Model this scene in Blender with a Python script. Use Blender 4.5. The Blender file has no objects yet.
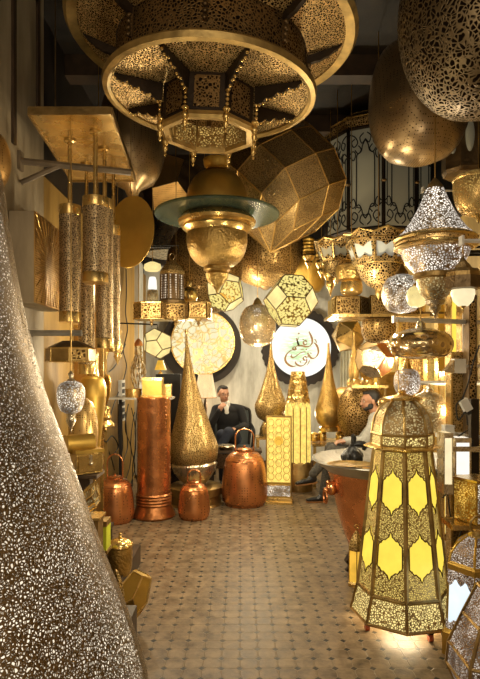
import bpy, bmesh, math, random
from mathutils import Vector, Matrix
random.seed(7)
SC = bpy.context.scene
COL = SC.collection
PI = math.pi

# ---------------------------------------------------------------- camera, world, lights, exposure
CAMZ, F, CX, HY = 1.55, 560.0, 240.5, 368.0
cd = bpy.data.cameras.new('camera'); cam = bpy.data.objects.new('camera', cd); COL.objects.link(cam)
cam.location = (0, 0, CAMZ); cam.rotation_euler = (PI/2, 0, 0)
cd.sensor_fit = 'VERTICAL'; cd.sensor_height = 36; cd.lens = F/679*36
cd.shift_y = (HY-339.5)/679; cd.clip_start = .05; cd.clip_end = 60
SC.camera = cam
w = bpy.data.worlds.new('world'); SC.world = w; w.use_nodes = True
w.node_tree.nodes['Background'].inputs[0].default_value = (1, .72, .42, 1)
w.node_tree.nodes['Background'].inputs[1].default_value = .25
SC.view_settings.view_transform = 'Standard'; SC.view_settings.look = 'None'
SC.view_settings.exposure = 0.12; SC.view_settings.gamma = 1
SC.cycles.use_denoising = True
SC.cycles.max_bounces = 6; SC.cycles.transparent_max_bounces = 10
SC.cycles.sample_clamp_indirect = 4; SC.cycles.caustics_reflective = False

def light(kind, name, loc, power, color=(1, .72, .4), size=.1, rot=None, size_y=None, spot=None):
    l = bpy.data.lights.new(name, kind); l.energy = power; l.color = color
    if kind == 'AREA':
        l.size = size
        if size_y: l.shape = 'RECTANGLE'; l.size_y = size_y
    else: l.shadow_soft_size = size
    if spot: l.spot_size = spot; l.spot_blend = .6
    o = bpy.data.objects.new(name, l); COL.objects.link(o); o.location = loc
    if rot: o.rotation_euler = rot
    return o
# added fill light behind the camera, and added warm fill points along the aisle
light('AREA', 'front_fill_light', (.1, -1.2, 2.4), 42, (1, .86, .66), 2.6, (math.radians(82), 0, 0), 1.6)
WARM = (1, .85, .58)
for loc, pw in [((-.15, 5.0, 1.95), 60), ((.1, 7.6, 2.3), 125), ((-.75, 7.7, 1.7), 48), ((.9, 7.9, .9), 30), ((.9, 4.3, 2.05), 45), ((1.65, 5.6, 1.55), 60), ((1.2, 6.0, 2.5), 45),
                ((-.95, 5.0, 1.5), 38), ((-.95, 4.6, 2.2), 25), ((-.55, 3.0, 1.35), 16), ((1.25, 7.6, 1.75), 40), ((.05, 2.3, 1.9), 16), ((1.75, 4.6, 1.2), 22), ((.4, 3.6, 1.2), 22), ((-.6, 3.85, 1.0), 20), ((.2, 6.1, 1.2), 24)]:
    light('POINT', 'aisle_fill_light', loc, pw*.5, WARM, .05)

# ---------------------------------------------------------------- materials
def nmat(name):
    m = bpy.data.materials.new(name); m.use_nodes = True
    nt = m.node_tree; b = nt.nodes['Principled BSDF']
    return m, nt, b
def N(nt, t, **k):
    n = nt.nodes.new(t)
    for a, v in k.items():
        if a.startswith('i_'): n.inputs[a[2:].replace('_', ' ')].default_value = v
        else: setattr(n, a, v)
    return n
def c4(c): return (c[0], c[1], c[2], 1)
def basecol(nt, b, col, var, scale, metallic, rough, bump=0, bscale=None, rvar=.12):
    tc = N(nt, 'ShaderNodeTexCoord')
    no = N(nt, 'ShaderNodeTexNoise', i_Scale=scale, i_Detail=5.0)
    nt.links.new(tc.outputs['Object'], no.inputs['Vector'])
    r = N(nt, 'ShaderNodeValToRGB')
    r.color_ramp.elements[0].position = .32; r.color_ramp.elements[1].position = .68
    r.color_ramp.elements[0].color = c4([x*(1-var) for x in col]); r.color_ramp.elements[1].color = c4([min(1, x*(1+var*.7)) for x in col])
    nt.links.new(no.outputs['Fac'], r.inputs['Fac']); nt.links.new(r.outputs['Color'], b.inputs['Base Color'])
    b.inputs['Metallic'].default_value = metallic
    mr = N(nt, 'ShaderNodeMapRange'); mr.inputs['To Min'].default_value = max(.03, rough-rvar); mr.inputs['To Max'].default_value = min(1, rough+rvar)
    nt.links.new(no.outputs['Fac'], mr.inputs['Value']); nt.links.new(mr.outputs['Result'], b.inputs['Roughness'])
    if bump:
        n2 = N(nt, 'ShaderNodeTexNoise', i_Scale=bscale or scale*4, i_Detail=2.0)
        nt.links.new(tc.outputs['Object'], n2.inputs['Vector'])
        bp = N(nt, 'ShaderNodeBump', i_Strength=bump, i_Distance=.01)
        nt.links.new(n2.outputs['Fac'], bp.inputs['Height']); nt.links.new(bp.outputs['Normal'], b.inputs['Normal'])
    return tc, r
def plain(name, col, rough=.6, metallic=0, var=.2, scale=6, bump=0, bscale=None):
    m, nt, b = nmat(name); basecol(nt, b, col, var, scale, metallic, rough, bump, bscale); return m
def glow(name, col, strength, var=.12, scale=8, base=None):
    m, nt, b = nmat(name)
    tc = N(nt, 'ShaderNodeTexCoord'); no = N(nt, 'ShaderNodeTexNoise', i_Scale=scale, i_Detail=3.0)
    nt.links.new(tc.outputs['Object'], no.inputs['Vector'])
    mr = N(nt, 'ShaderNodeMapRange'); mr.inputs['From Min'].default_value = .3; mr.inputs['From Max'].default_value = .7
    mr.inputs['To Min'].default_value = strength*(1-var); mr.inputs['To Max'].default_value = strength*(1+var)
    nt.links.new(no.outputs['Fac'], mr.inputs['Value'])
    b.inputs['Base Color'].default_value = c4(base or [x*.12 for x in col]); b.inputs['Roughness'].default_value = .4
    b.inputs['Emission Color'].default_value = c4(col); nt.links.new(mr.outputs['Result'], b.inputs['Emission Strength'])
    return m
PS = 1.15      # finer piercing overall
def perf(name, col, scale, thr=.09, hole='dark', hcol=(.01, .006, .003), hstr=1, metallic=.85, rough=.36, rnd=1.0, warp=.35, var=.25, round_=False, hmix=1.0, bump=.5, vary=0):
    """pierced sheet metal: Voronoi cells are the holes, the lines between them the metal"""
    scale = scale*PS; m, nt, b = nmat(name); L = nt.links.new
    tc, r = basecol(nt, b, col, var, 5, metallic, rough)
    vec = tc.outputs['Object']
    if warp:
        wn = N(nt, 'ShaderNodeTexNoise', i_Scale=scale*.35, i_Detail=1.0); L(vec, wn.inputs['Vector'])
        ms = N(nt, 'ShaderNodeVectorMath', operation='SCALE'); ms.inputs['Scale'].default_value = warp*2/scale; L(wn.outputs['Color'], ms.inputs[0])
        ad = N(nt, 'ShaderNodeVectorMath', operation='ADD'); L(vec, ad.inputs[0]); L(ms.outputs[0], ad.inputs[1]); vec = ad.outputs[0]
    v = N(nt, 'ShaderNodeTexVoronoi', feature='F1' if round_ else 'DISTANCE_TO_EDGE', i_Scale=scale, i_Randomness=rnd)
    L(vec, v.inputs['Vector'])
    mr = N(nt, 'ShaderNodeMapRange'); d = v.outputs['Distance']; L(d, mr.inputs['Value'])
    e = .05
    mr.inputs['From Min'].default_value = thr-e; mr.inputs['From Max'].default_value = thr+e
    if round_: mr.inputs['To Min'].default_value = 1; mr.inputs['To Max'].default_value = 0
    mask = mr.outputs['Result']
    bp = N(nt, 'ShaderNodeBump', i_Strength=bump, i_Distance=.004); bp.invert = True
    L(mask, bp.inputs['Height']); L(bp.outputs['Normal'], b.inputs['Normal'])
    if vary:   # some holes stay unlit
        v2 = N(nt, 'ShaderNodeTexNoise', i_Scale=vary, i_Detail=2.0); L(tc.outputs['Object'], v2.inputs['Vector'])
        m2 = N(nt, 'ShaderNodeMapRange'); m2.inputs['From Min'].default_value = .35; m2.inputs['From Max'].default_value = .65; m2.inputs['To Min'].default_value = .15
        L(v2.outputs['Fac'], m2.inputs['Value'])
    out = nt.nodes['Material Output']; mx = N(nt, 'ShaderNodeMixShader')
    if hmix != 1:
        mm = N(nt, 'ShaderNodeMath', operation='MULTIPLY'); L(mask, mm.inputs[0]); mm.inputs[1].default_value = hmix; mask = mm.outputs[0]
    L(mask, mx.inputs[0]); L(b.outputs[0], mx.inputs[1])
    if hole == 'dark':
        h = N(nt, 'ShaderNodeBsdfDiffuse'); h.inputs['Color'].default_value = c4(hcol)
    elif hole == 'emit':
        h = N(nt, 'ShaderNodeEmission'); h.inputs['Color'].default_value = c4(hcol); h.inputs['Strength'].default_value = hstr
        if vary:
            ml = N(nt, 'ShaderNodeMath', operation='MULTIPLY'); L(m2.outputs[0], ml.inputs[0]); ml.inputs[1].default_value = hstr; L(ml.outputs[0], h.inputs['Strength'])
    else: h = N(nt, 'ShaderNodeBsdfTransparent')
    L(h.outputs[0], mx.inputs[2]); L(mx.outputs[0], out.inputs['Surface'])
    return m

GOLD = (.72, .50, .18); AGED = (.36, .235, .085); BRONZE = (.17, .11, .05); COP = (.68, .29, .12)
M = {
 'gold': plain('polished_brass', GOLD, .27, .9, .2, 7, .15, 30),
 'satin': plain('satin_brass', (.58, .37, .08), .42, .8, .2, 4, .1, 25),
 'aged': plain('aged_brass', AGED, .4, .85, .35, 9, .35, 40),
 'ham': plain('hammered_brass', (.50, .325, .10), .33, .85, .3, 14, .9, 60),
 'bronze': plain('dark_bronze', BRONZE, .42, .8, .4, 8, .4, 40),
 'black_bronze': plain('blackened_bronze', (.035, .022, .012), .5, .6, .4, 8, .3, 40),
 'copper': plain('copper', COP, .26, .9, .28, 7, .35, 26),
 'copper_d': plain('dark_copper', (.42, .17, .06), .33, .85, .35, 5, .5, 22),
 'silver': plain('nickel_silver', (.72, .62, .46), .28, .9, .25, 12, .4, 50),
 'zinc': plain('grey_tinned_metal', (.42, .40, .35), .5, .6, .25, 6, .5, 25),
 'iron': plain('black_iron', (.012, .010, .009), .55, .3),
 'cable': plain('black_cable', (.01, .01, .01), .6),
 'rodgold': plain('brass_rod', (.55, .34, .1), .35, .85),
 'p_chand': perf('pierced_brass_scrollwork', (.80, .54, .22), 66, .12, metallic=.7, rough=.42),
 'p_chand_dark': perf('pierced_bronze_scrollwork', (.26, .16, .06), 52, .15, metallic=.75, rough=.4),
 'p_big': perf('pierced_bronze_openwork', (.22, .16, .085), 44, .13, rough=.42, warp=1.2),
 'p_tube': perf('pierced_tube_brass', (.66, .48, .26), 74, .15, metallic=.75, hcol=(.03, .018, .01)),
 'p_a': perf('pierced_aged_brass', (.52, .35, .14), 42, .13, rough=.4),
 'p_b': perf('fine_pierced_brass', (.58, .40, .16), 44, .13, rough=.36, hcol=(.17, .105, .035)),
 'p_c': perf('etched_brass', (.46, .30, .11), 34, .12, rough=.33, hcol=(.09, .05, .016), warp=.8),
 'p_dot': perf('dotted_brass', (.58, .38, .14), 55, .27, rough=.35, rnd=.12, warp=0, round_=True, hcol=(.06, .03, .01)),
 'p_dot_d': perf('dotted_dark_bronze', (.36, .245, .12), 50, .22, rough=.34, rnd=.1, warp=0, round_=True, hcol=(.02, .01, .005)),
 'p_dark': perf('pierced_black_bronze', (.09, .055, .03), 45, .2, rough=.4),
 'p_mesh': perf('dark_mesh_metal', (.05, .03, .018), 60, .25, rough=.45, rnd=.05, warp=0, round_=True, hcol=(.12, .07, .03)),
 'p_meshg': perf('golden_mesh_metal', (.50, .30, .1), 60, .25, rough=.45, rnd=.05, warp=0, round_=True, hcol=(.10, .05, .015)),
 'p_cop': perf('dotted_copper', (.62, .26, .10), 30, .19, rough=.3, rnd=.1, warp=0, round_=True, hcol=(.06, .02, .008)),
 'l_white': perf('pierced_silver_lit_white', (.48, .35, .19), 62, .16, 'emit', (1, .90, .72), 1.5, rough=.35, vary=9),
 'l_whitef': perf('fine_pierced_silver_lit_white', (.44, .31, .17), 56, .17, 'emit', (1, .90, .76), 1.8, rough=.35, vary=7),
 'l_warm': perf('pierced_brass_lit_warm', (.48, .32, .13), 58, .16, 'emit', (1, .76, .34), .7, rough=.38, vary=8),
 'l_warmd': perf('pierced_brass_softly_lit', (.60, .37, .12), 62, .17, 'emit', (1, .62, .16), .55, rough=.38, vary=8),
 'l_gold': perf('pierced_brass_lit_gold', (.50, .33, .12), 84, .15, 'emit', (1, .72, .18), .75, rough=.38),
 'l_gold_r': perf('rosette_pierced_brass_lit', (.50, .33, .12), 66, .15, 'emit', (1, .78, .28), 1.1, rough=.4),
 'l_dot': glow('amber_lit_panel', (1, .70, .15), .95, .28, 26),
 'cone': perf('pierced_dark_metal_sheet', (.22, .145, .065), 118, .15, 'clear', rough=.4, warp=.5, metallic=.8),
 'cone_liner': glow('cone_inner_light', (1, .86, .64), .95, .6, 3),
 'p_facet': perf('etched_bronze_facets', (.42, .28, .11), 62, .13, rough=.3, hcol=(.13, .08, .03), warp=.8),
 'l_hex': perf('hexagon_pierced_lit', (.45, .28, .06), 36, .60, 'emit', (1, .82, .26), .95, rough=.4, rnd=1, warp=.2, round_=True),
 'p_near': perf('close_pierced_bronze', (.30, .19, .10), 88, .17, 'emit', (1, .86, .70), .8, rough=.4, vary=12),
 'l_lace': perf('lacework_disc_lit', (.42, .32, .13), 10, .08, 'emit', (1, .92, .58), .9, rough=.5, warp=1.2),
 'rim': plain('antique_gold_rim', (.50, .34, .12), .42, .8, .35, 12, .2, 30),
 'g_yellow': glow('yellow_lit_glass', (1, .74, .085), .98, .07, 14),
 'g_pale': glow('pale_lit_glass', (1, .80, .32), .85, .2, 10),
 'g_cream': glow('cream_lit_glass', (1, .84, .50), .95, .12, 10),
 'g_white': glow('white_lit_glass', (1, .97, .88), 1.0, .06, 10),
 'g_ice': glow('cool_white_lit_glass', (.80, .92, 1), .95, .18, 5),
 'g_shade': glow('pleated_shade_lit', (1, .72, .40), .95, .15, 5),
 'g_amber': glow('amber_lit_glass', (1, .55, .06), .8, .25, 10),
 'pane': glow('frosted_grey_glass', (.62, .54, .34), .07, .12, 4, (.34, .31, .21)),  # faint emission stands in for light coming from behind the panes
 'pane_w': glow('milky_glass', (.85, .88, .80), .12, .3, 12, (.5, .5, .42)),
 'orange': plain('caster_wheel_red', (.5, .10, .03), .4),
 'black': plain('black_lacquer', (.014, .009, .006), .85, 0, .3),
 'white_rail': plain('white_painted_rail', (.72, .68, .6), .5),
 'white_plastic': plain('white_plastic', (.75, .73, .68), .4),
 'wood': plain('dark_wood', (.06, .034, .016), .5, 0, .4, 10),
 'woodm': plain('weathered_wood', (.20, .145, .085), .65, 0, .4, 7, .4),
 'skin': plain('skin', (.50, .26, .16), .5, 0, .08),
 'skin2': plain('skin_tanned', (.42, .21, .12), .5, 0, .08),
 'hair': plain('black_hair', (.010, .008, .007), .5, 0, .3, 60, .5),
 'knit': plain('black_knit', (.010, .010, .012), .85, 0, .3, 30, .4),
 'shirt': plain('white_shirt', (.75, .72, .66), .7, 0, .08),
 'jeans': plain('navy_trousers', (.018, .024, .045), .8, 0, .3, 40),
 'grey_knit': plain('light_grey_sweater', (.40, .385, .34), .85, 0, .15, 40, .3),
 'plaid': plain('grey_plaid_trousers', (.075, .068, .055), .85, 0, .6, 45),
 'leather': plain('black_leather', (.012, .011, .012), .3),
 'sole': plain('tan_leather_sole', (.30, .13, .04), .45),
 'upholstery': plain('grey_upholstery', (.06, .07, .07), .75, 0, .2),
 'bag': plain('black_plastic_bag', (.010, .010, .010), .38, 0, .3, 10, 1.0, 26),
 'green': plain('lime_green_tin', (.55, .60, .03), .5),
 'p_lattice': perf('pierced_dark_lattice_lit', (.12, .075, .035), 36, .2, 'emit', (1, .8, .55), .8, rough=.4, rnd=.1, warp=0),
 'p_lace': perf('lace_beadwork', (.62, .45, .25), 40, .16, rough=.4, warp=.6, hcol=(.09, .04, .015)),
 'p_rim': perf('gold_scroll_band', (.74, .50, .2), 60, .22, rough=.35, hcol=(.12, .06, .02)),
 'p_donut': perf('embossed_silver_gold', (.80, .62, .34), 17, .3, rough=.18, metallic=.95, hcol=(.35, .2, .07), round_=True, rnd=.5, hmix=.8),
 'l_amber': perf('amber_lit_pierced_brass', (.70, .36, .05), 60, .14, 'emit', (1, .60, .10), .9, rough=.38, vary=10),
 'lips': plain('lips', (.40, .13, .09), .5, 0, .05),
 'pleat': plain('shade_pleat_fabric', (.50, .27, .10), .8, 0, .1),
 'ink': plain('brown_gold_lettering', (.22, .115, .03), .7, 0, .2, 20),
 'scroll': glow('translucent_cream_scroll', (1, .80, .42), .5, .3, 10),
}
def glassmat():
    m, nt, b = nmat('green_tinted_glass')
    b.inputs['Base Color'].default_value = (.06, .085, .06, 1); b.inputs['Roughness'].default_value = .2
    out = nt.nodes['Material Output']; mx = N(nt, 'ShaderNodeMixShader'); t = N(nt, 'ShaderNodeBsdfTransparent')
    t.inputs['Color'].default_value = (.55, .66, .55, 1); mx.inputs[0].default_value = .42
    nt.links.new(b.outputs[0], mx.inputs[1]); nt.links.new(t.outputs[0], mx.inputs[2]); nt.links.new(mx.outputs[0], out.inputs['Surface'])
    return m
M['glass'] = glassmat()
def clearglobe():
    m = perf('speckled_clear_globe', (.75, .60, .38), 34, .22, 'clear', rough=.25, warp=.5, metallic=.6, hmix=.55); return m
M['globe'] = clearglobe()
def print_mat():
    m = glow('lit_disc_with_green_print', (1, 1, .95), .92, .03); nt = m.node_tree; b = nt.nodes['Principled BSDF']; L = nt.links.new
    tc = N(nt, 'ShaderNodeTexCoord'); mp = N(nt, 'ShaderNodeMapping'); mp.inputs['Scale'].default_value = (6, 1, 26); L(tc.outputs['Object'], mp.inputs['Vector'])
    no = N(nt, 'ShaderNodeTexNoise', i_Scale=1.4, i_Detail=3.0); L(mp.outputs[0], no.inputs['Vector'])
    n2 = N(nt, 'ShaderNodeVectorMath', operation='DISTANCE'); L(tc.outputs['Object'], n2.inputs[0]); n2.inputs[1].default_value = (-.02, -.05, .54)
    mr = N(nt, 'ShaderNodeMapRange'); mr.inputs['From Min'].default_value = .12; mr.inputs['From Max'].default_value = .36; mr.inputs['To Min'].default_value = 1; mr.inputs['To Max'].default_value = 0; L(n2.outputs['Value'], mr.inputs['Value'])
    r = N(nt, 'ShaderNodeMapRange'); r.inputs['From Min'].default_value = .38; r.inputs['From Max'].default_value = .52; L(no.outputs['Fac'], r.inputs['Value'])
    mu = N(nt, 'ShaderNodeMath', operation='MULTIPLY'); L(mr.outputs[0], mu.inputs[0]); L(r.outputs[0], mu.inputs[1])
    mx = N(nt, 'ShaderNodeMix', data_type='RGBA'); L(mu.outputs[0], mx.inputs[0]); mx.inputs[6].default_value = (1, 1, .93, 1); mx.inputs[7].default_value = (.36, .64, .30, 1)
    L(mx.outputs[2], b.inputs['Emission Color']); return m
M['disc_print'] = print_mat()

def floor_mat():
    m, nt, b = nmat('octagon_and_dot_tiles'); L = nt.links.new; T = .0981
    tc = N(nt, 'ShaderNodeTexCoord'); sp = N(nt, 'ShaderNodeSeparateXYZ')
    wn = N(nt, 'ShaderNodeTexNoise', i_Scale=7.0, i_Detail=2.0); L(tc.outputs['Object'], wn.inputs['Vector'])
    sc = N(nt, 'ShaderNodeVectorMath', operation='SCALE'); sc.inputs['Scale'].default_value = .016; L(wn.outputs['Color'], sc.inputs[0])
    ad = N(nt, 'ShaderNodeVectorMath', operation='ADD'); L(tc.outputs['Object'], ad.inputs[0]); L(sc.outputs[0], ad.inputs[1])
    L(ad.outputs[0], sp.inputs[0])
    def cell(o, ph):
        a = N(nt, 'ShaderNodeMath', operation='ADD'); L(o, a.inputs[0]); a.inputs[1].default_value = 50*T-ph+T/2-.008
        d = N(nt, 'ShaderNodeMath', operation='DIVIDE'); L(a.outputs[0], d.inputs[0]); d.inputs[1].default_value = T
        f = N(nt, 'ShaderNodeMath', operation='FRACT'); L(d.outputs[0], f.inputs[0])
        s = N(nt, 'ShaderNodeMath', operation='SUBTRACT'); L(f.outputs[0], s.inputs[0]); s.inputs[1].default_value = .5
        q = N(nt, 'ShaderNodeMath', operation='ABSOLUTE'); L(s.outputs[0], q.inputs[0]); return q.outputs[0]   # 0 at the dot
    u, v = cell(sp.outputs['X'], 0), cell(sp.outputs['Y'], 2.89 % T)
    s = N(nt, 'ShaderNodeMath', operation='ADD'); L(u, s.inputs[0]); L(v, s.inputs[1])
    mn = N(nt, 'ShaderNodeMath', operation='MINIMUM'); L(u, mn.inputs[0]); L(v, mn.inputs[1])
    def ramp(src, a, c):
        r = N(nt, 'ShaderNodeMapRange'); r.inputs['From Min'].default_value = a; r.inputs['From Max'].default_value = c
        r.inputs['To Min'].default_value = 1; r.inputs['To Max'].default_value = 0; L(src, r.inputs['Value']); return r.outputs[0]
    dot = ramp(s.outputs[0], .165, .20); dg = ramp(s.outputs[0], .22, .25); gl = ramp(mn.outputs[0], .010, .03)
    gr = N(nt, 'ShaderNodeMath', operation='MAXIMUM'); L(dg, gr.inputs[0]); L(gl, gr.inputs[1])
    no = N(nt, 'ShaderNodeTexNoise', i_Scale=9.0, i_Detail=8.0, i_Roughness=.65); L(tc.outputs['Object'], no.inputs['Vector'])
    rm = N(nt, 'ShaderNodeValToRGB'); rm.color_ramp.elements[0].position = .3; rm.color_ramp.elements[1].position = .72
    rm.color_ramp.elements[0].color = (.075, .045, .022, 1); rm.color_ramp.elements[1].color = (.37, .26, .15, 1); L(no.outputs['Fac'], rm.inputs['Fac'])
    m1 = N(nt, 'ShaderNodeMix', data_type='RGBA'); L(gr.outputs[0], m1.inputs[0]); L(rm.outputs['Color'], m1.inputs[6]); m1.inputs[7].default_value = (.26, .19, .115, 1)
    # worn dots: noise decides how dark a dot still is
    w2 = N(nt, 'ShaderNodeTexNoise', i_Scale=1.7, i_Detail=2.0); L(tc.outputs['Object'], w2.inputs['Vector'])
    wr = N(nt, 'ShaderNodeMapRange'); wr.inputs['From Min'].default_value = .38; wr.inputs['From Max'].default_value = .55; wr.inputs['To Min'].default_value = .78; L(w2.outputs['Fac'], wr.inputs['Value'])
    dm = N(nt, 'ShaderNodeMath', operation='MULTIPLY'); L(dot, dm.inputs[0]); L(wr.outputs[0], dm.inputs[1])
    m2 = N(nt, 'ShaderNodeMix', data_type='RGBA'); L(dm.outputs[0], m2.inputs[0]); L(m1.outputs[2], m2.inputs[6]); m2.inputs[7].default_value = (.006, .005, .005, 1)
    L(m2.outputs[2], b.inputs['Base Color']); b.inputs['Specular IOR Level'].default_value = .28
    rr = N(nt, 'ShaderNodeMapRange'); rr.inputs['To Min'].default_value = .30; rr.inputs['To Max'].default_value = .55; L(no.outputs['Fac'], rr.inputs['Value']); L(rr.outputs[0], b.inputs['Roughness'])
    bp = N(nt, 'ShaderNodeBump', i_Strength=.6, i_Distance=.004); bp.invert = True; L(gr.outputs[0], bp.inputs['Height'])
    b2 = N(nt, 'ShaderNodeBump', i_Strength=.35, i_Distance=.01); L(no.outputs['Fac'], b2.inputs['Height']); L(bp.outputs[0], b2.inputs['Normal']); L(b2.outputs[0], b.inputs['Normal'])
    return m
def wall_mat(name, a, c, streak=True, rough=.6):
    m, nt, b = nmat(name); L = nt.links.new
    tc = N(nt, 'ShaderNodeTexCoord'); mp = N(nt, 'ShaderNodeMapping'); mp.inputs['Scale'].default_value = (3, 3, .7 if streak else 3)
    L(tc.outputs['Object'], mp.inputs['Vector'])
    no = N(nt, 'ShaderNodeTexNoise', i_Scale=1.6, i_Detail=8.0, i_Roughness=.62); L(mp.outputs[0], no.inputs['Vector'])
    r = N(nt, 'ShaderNodeValToRGB'); r.color_ramp.elements[0].position = .32; r.color_ramp.elements[1].position = .68
    r.color_ramp.elements[0].color = c4(a); r.color_ramp.elements[1].color = c4(c)
    L(no.outputs['Fac'], r.inputs['Fac']); L(r.outputs['Color'], b.inputs['Base Color']); b.inputs['Roughness'].default_value = rough
    bp = N(nt, 'ShaderNodeBump', i_Strength=.3, i_Distance=.02); L(no.outputs['Fac'], bp.inputs['Height']); L(bp.outputs[0], b.inputs['Normal'])
    return m
M['floor'] = floor_mat()
M['wall_back'] = wall_mat('silvery_plaster', (.27, .26, .225), (.60, .59, .54))
M['wall_left'] = wall_mat('ochre_plaster', (.19, .105, .020), (.37, .22, .05))
M['wall_right'] = wall_mat('golden_plaster', (.32, .20, .05), (.56, .38, .12))
M['pillar'] = wall_mat('stone_plaster', (.26, .20, .12), (.48, .38, .24))
M['dark'] = wall_mat('dark_ceiling_and_void', (.006, .004, .003), (.022, .014, .008))

# ---------------------------------------------------------------- geometry helpers (all in world metres)
def P(px, py, d): return Vector(((px-CX)/F*d, d, CAMZ-(py-HY)/F*d))
def S(n, d): return n/F*d
def depth_of(py): return CAMZ*F/(py-HY)          # depth of a floor point seen at row py

def lathe(c, prof, seg=40, phase=0, caps=True, oct_=0):
    """prof: (radius, z) from top to bottom, c: (x, y)"""
    V, Fc = [], []
    for r, z in prof:
        for i in range(seg):
            a = phase+2*PI*i/seg; rr = max(r, 1e-4)
            if oct_:
                q = ((a-phase) % (2*PI/oct_))-PI/oct_; rr *= math.cos(PI/oct_)/math.cos(q)
            V.append((c[0]+rr*math.cos(a), c[1]+rr*math.sin(a), z))
    for k in range(len(prof)-1):
        for i in range(seg):
            j = (i+1) % seg
            Fc.append((k*seg+i, (k+1)*seg+i, (k+1)*seg+j, k*seg+j))
    if caps:
        if prof[0][0] > 2e-4: Fc.append(tuple(range(seg)))
        if prof[-1][0] > 2e-4: Fc.append(tuple(reversed(range((len(prof)-1)*seg, len(prof)*seg))))
    return V, Fc
def join(*gs):
    V, Fc = [], []
    for v, f in gs:
        n = len(V); V += [tuple(x) for x in v]; Fc += [tuple(i+n for i in q) for q in f]
    return V, Fc
def xf(g, m):
    return [tuple(m @ Vector(v)) for v in g[0]], g[1]
def box(c, s, rz=0, rx=0, ry=0):
    V = [Vector((x*s[0]/2, y*s[1]/2, z*s[2]/2)) for x in (-1, 1) for y in (-1, 1) for z in (-1, 1)]
    R = Matrix.Rotation(rz, 3, 'Z') @ Matrix.Rotation(ry, 3, 'Y') @ Matrix.Rotation(rx, 3, 'X')
    return [tuple(R @ v+Vector(c)) for v in V], [(0, 1, 3, 2), (4, 6, 7, 5), (0, 4, 5, 1), (2, 3, 7, 6), (0, 2, 6, 4), (1, 5, 7, 3)]
def tube(pts, r, seg=8, closed=False):
    pts = [Vector(p) for p in pts]; n = len(pts); V, Fc = [], []
    up = None
    for i, p in enumerate(pts):
        if closed: t = pts[(i+1) % n]-pts[i-1]
        else: t = pts[min(i+1, n-1)]-pts[max(i-1, 0)]
        t.normalize() if t.length > 1e-9 else None
        if up is None: up = Vector((0, 0, 1)) if abs(t.z) < .9 else Vector((1, 0, 0))
        s = t.cross(up); s.normalize(); u = s.cross(t); up = u
        rr = r[i] if isinstance(r, (list, tuple)) else r
        for k in range(seg):
            a = 2*PI*k/seg; V.append(tuple(p+s*math.cos(a)*rr+u*math.sin(a)*rr))
    m = n if closed else n-1
    for i in range(m):
        for k in range(seg):
            j = (k+1) % seg; i2 = (i+1) % n
            Fc.append((i*seg+k, i2*seg+k, i2*seg+j, i*seg+j))
    if not closed:
        Fc.append(tuple(reversed(range(seg)))); Fc.append(tuple(range((n-1)*seg, n*seg)))
    return V, Fc
def bez(pts, n=8):
    """smooth Catmull-Rom through points"""
    pts = [Vector(p) for p in pts]; out = []
    for i in range(len(pts)-1):
        a, b, c, d = pts[max(i-1, 0)], pts[i], pts[i+1], pts[min(i+2, len(pts)-1)]
        for k in range(n):
            t = k/n; out.append(.5*((2*b)+(c-a)*t+(2*a-5*b+4*c-d)*t*t+(3*b-a-3*c+d)*t**3))
    out.append(pts[-1]); return out
def ball(c, r, seg=20, rings=12):
    if not hasattr(r, '__len__'): r = (r, r, r)
    g = lathe((0, 0), [(math.sin(PI*k/rings), math.cos(PI*k/rings)) for k in range(rings+1)], seg)
    return [(c[0]+v[0]*r[0], c[1]+v[1]*r[1], c[2]+v[2]*r[2]) for v in g[0]], g[1]
def ring(c, R, r, seg=48, k=8, phase=0): 
    return tube([(c[0]+R*math.cos(phase+2*PI*i/seg), c[1]+R*math.sin(phase+2*PI*i/seg), c[2]) for i in range(seg)], r, k, True)
def wires(V, E, r, seg=5): return join(*[tube([V[a], V[b]], r, seg) for a, b in E])
def edges_of(Fc):
    s = set()
    for f in Fc:
        for i in range(len(f)): s.add(tuple(sorted((f[i], f[(i+1) % len(f)]))))
    return sorted(s)
def prism(poly, a, b):
    """poly: list of 3D points; extruded by vector b-a"""
    d = Vector(b)-Vector(a); n = len(poly)
    V = [tuple(Vector(p)) for p in poly]+[tuple(Vector(p)+d) for p in poly]
    Fc = [tuple(range(n)), tuple(reversed(range(n, 2*n)))]+[(i, n+i, n+(i+1) % n, (i+1) % n) for i in range(n)]
    return V, Fc
def capsule(a, b, ra, rb, seg=16):
    a, b = Vector(a), Vector(b)
    return join(tube([a, b], [ra, rb], seg), ball(a, ra, seg, 8), ball(b, rb, seg, 8))

def mesh(name, g, mat, base=(0, 0, 0), smooth=None, fix=True):
    me = bpy.data.meshes.new(name)
    me.from_pydata([(v[0]-base[0], v[1]-base[1], v[2]-base[2]) for v in g[0]], [], g[1])
    me.validate(); 
    if fix:
        bm = bmesh.new(); bm.from_mesh(me); bmesh.ops.recalc_face_normals(bm, faces=bm.faces); bm.to_mesh(me); bm.free()
    me.materials.append(mat if not isinstance(mat, str) else M[mat])
    if smooth is not False:
        for p in me.polygons: p.use_smooth = True
        try: me.set_sharp_from_angle(angle=math.radians(38 if smooth is None else smooth))
        except Exception: pass
    o = bpy.data.objects.new(name, me); COL.objects.link(o); return o
def thing(name, label, cat, base, group=None):
    o = bpy.data.objects.new(name, None); COL.objects.link(o); o.location = base; o.empty_display_size = .1
    o['label'] = label; o['category'] = cat
    if group: o['group'] = group
    return o
def origin(o):
    l = Vector(o.location)
    while o.parent: o = o.parent; l += Vector(o.location)
    return l
def part(T, name, g, mat, smooth=None, label=None):
    o = mesh(name, g, mat, origin(T), smooth); o.parent = T
    if label: o['label'] = label
    return o
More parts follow.
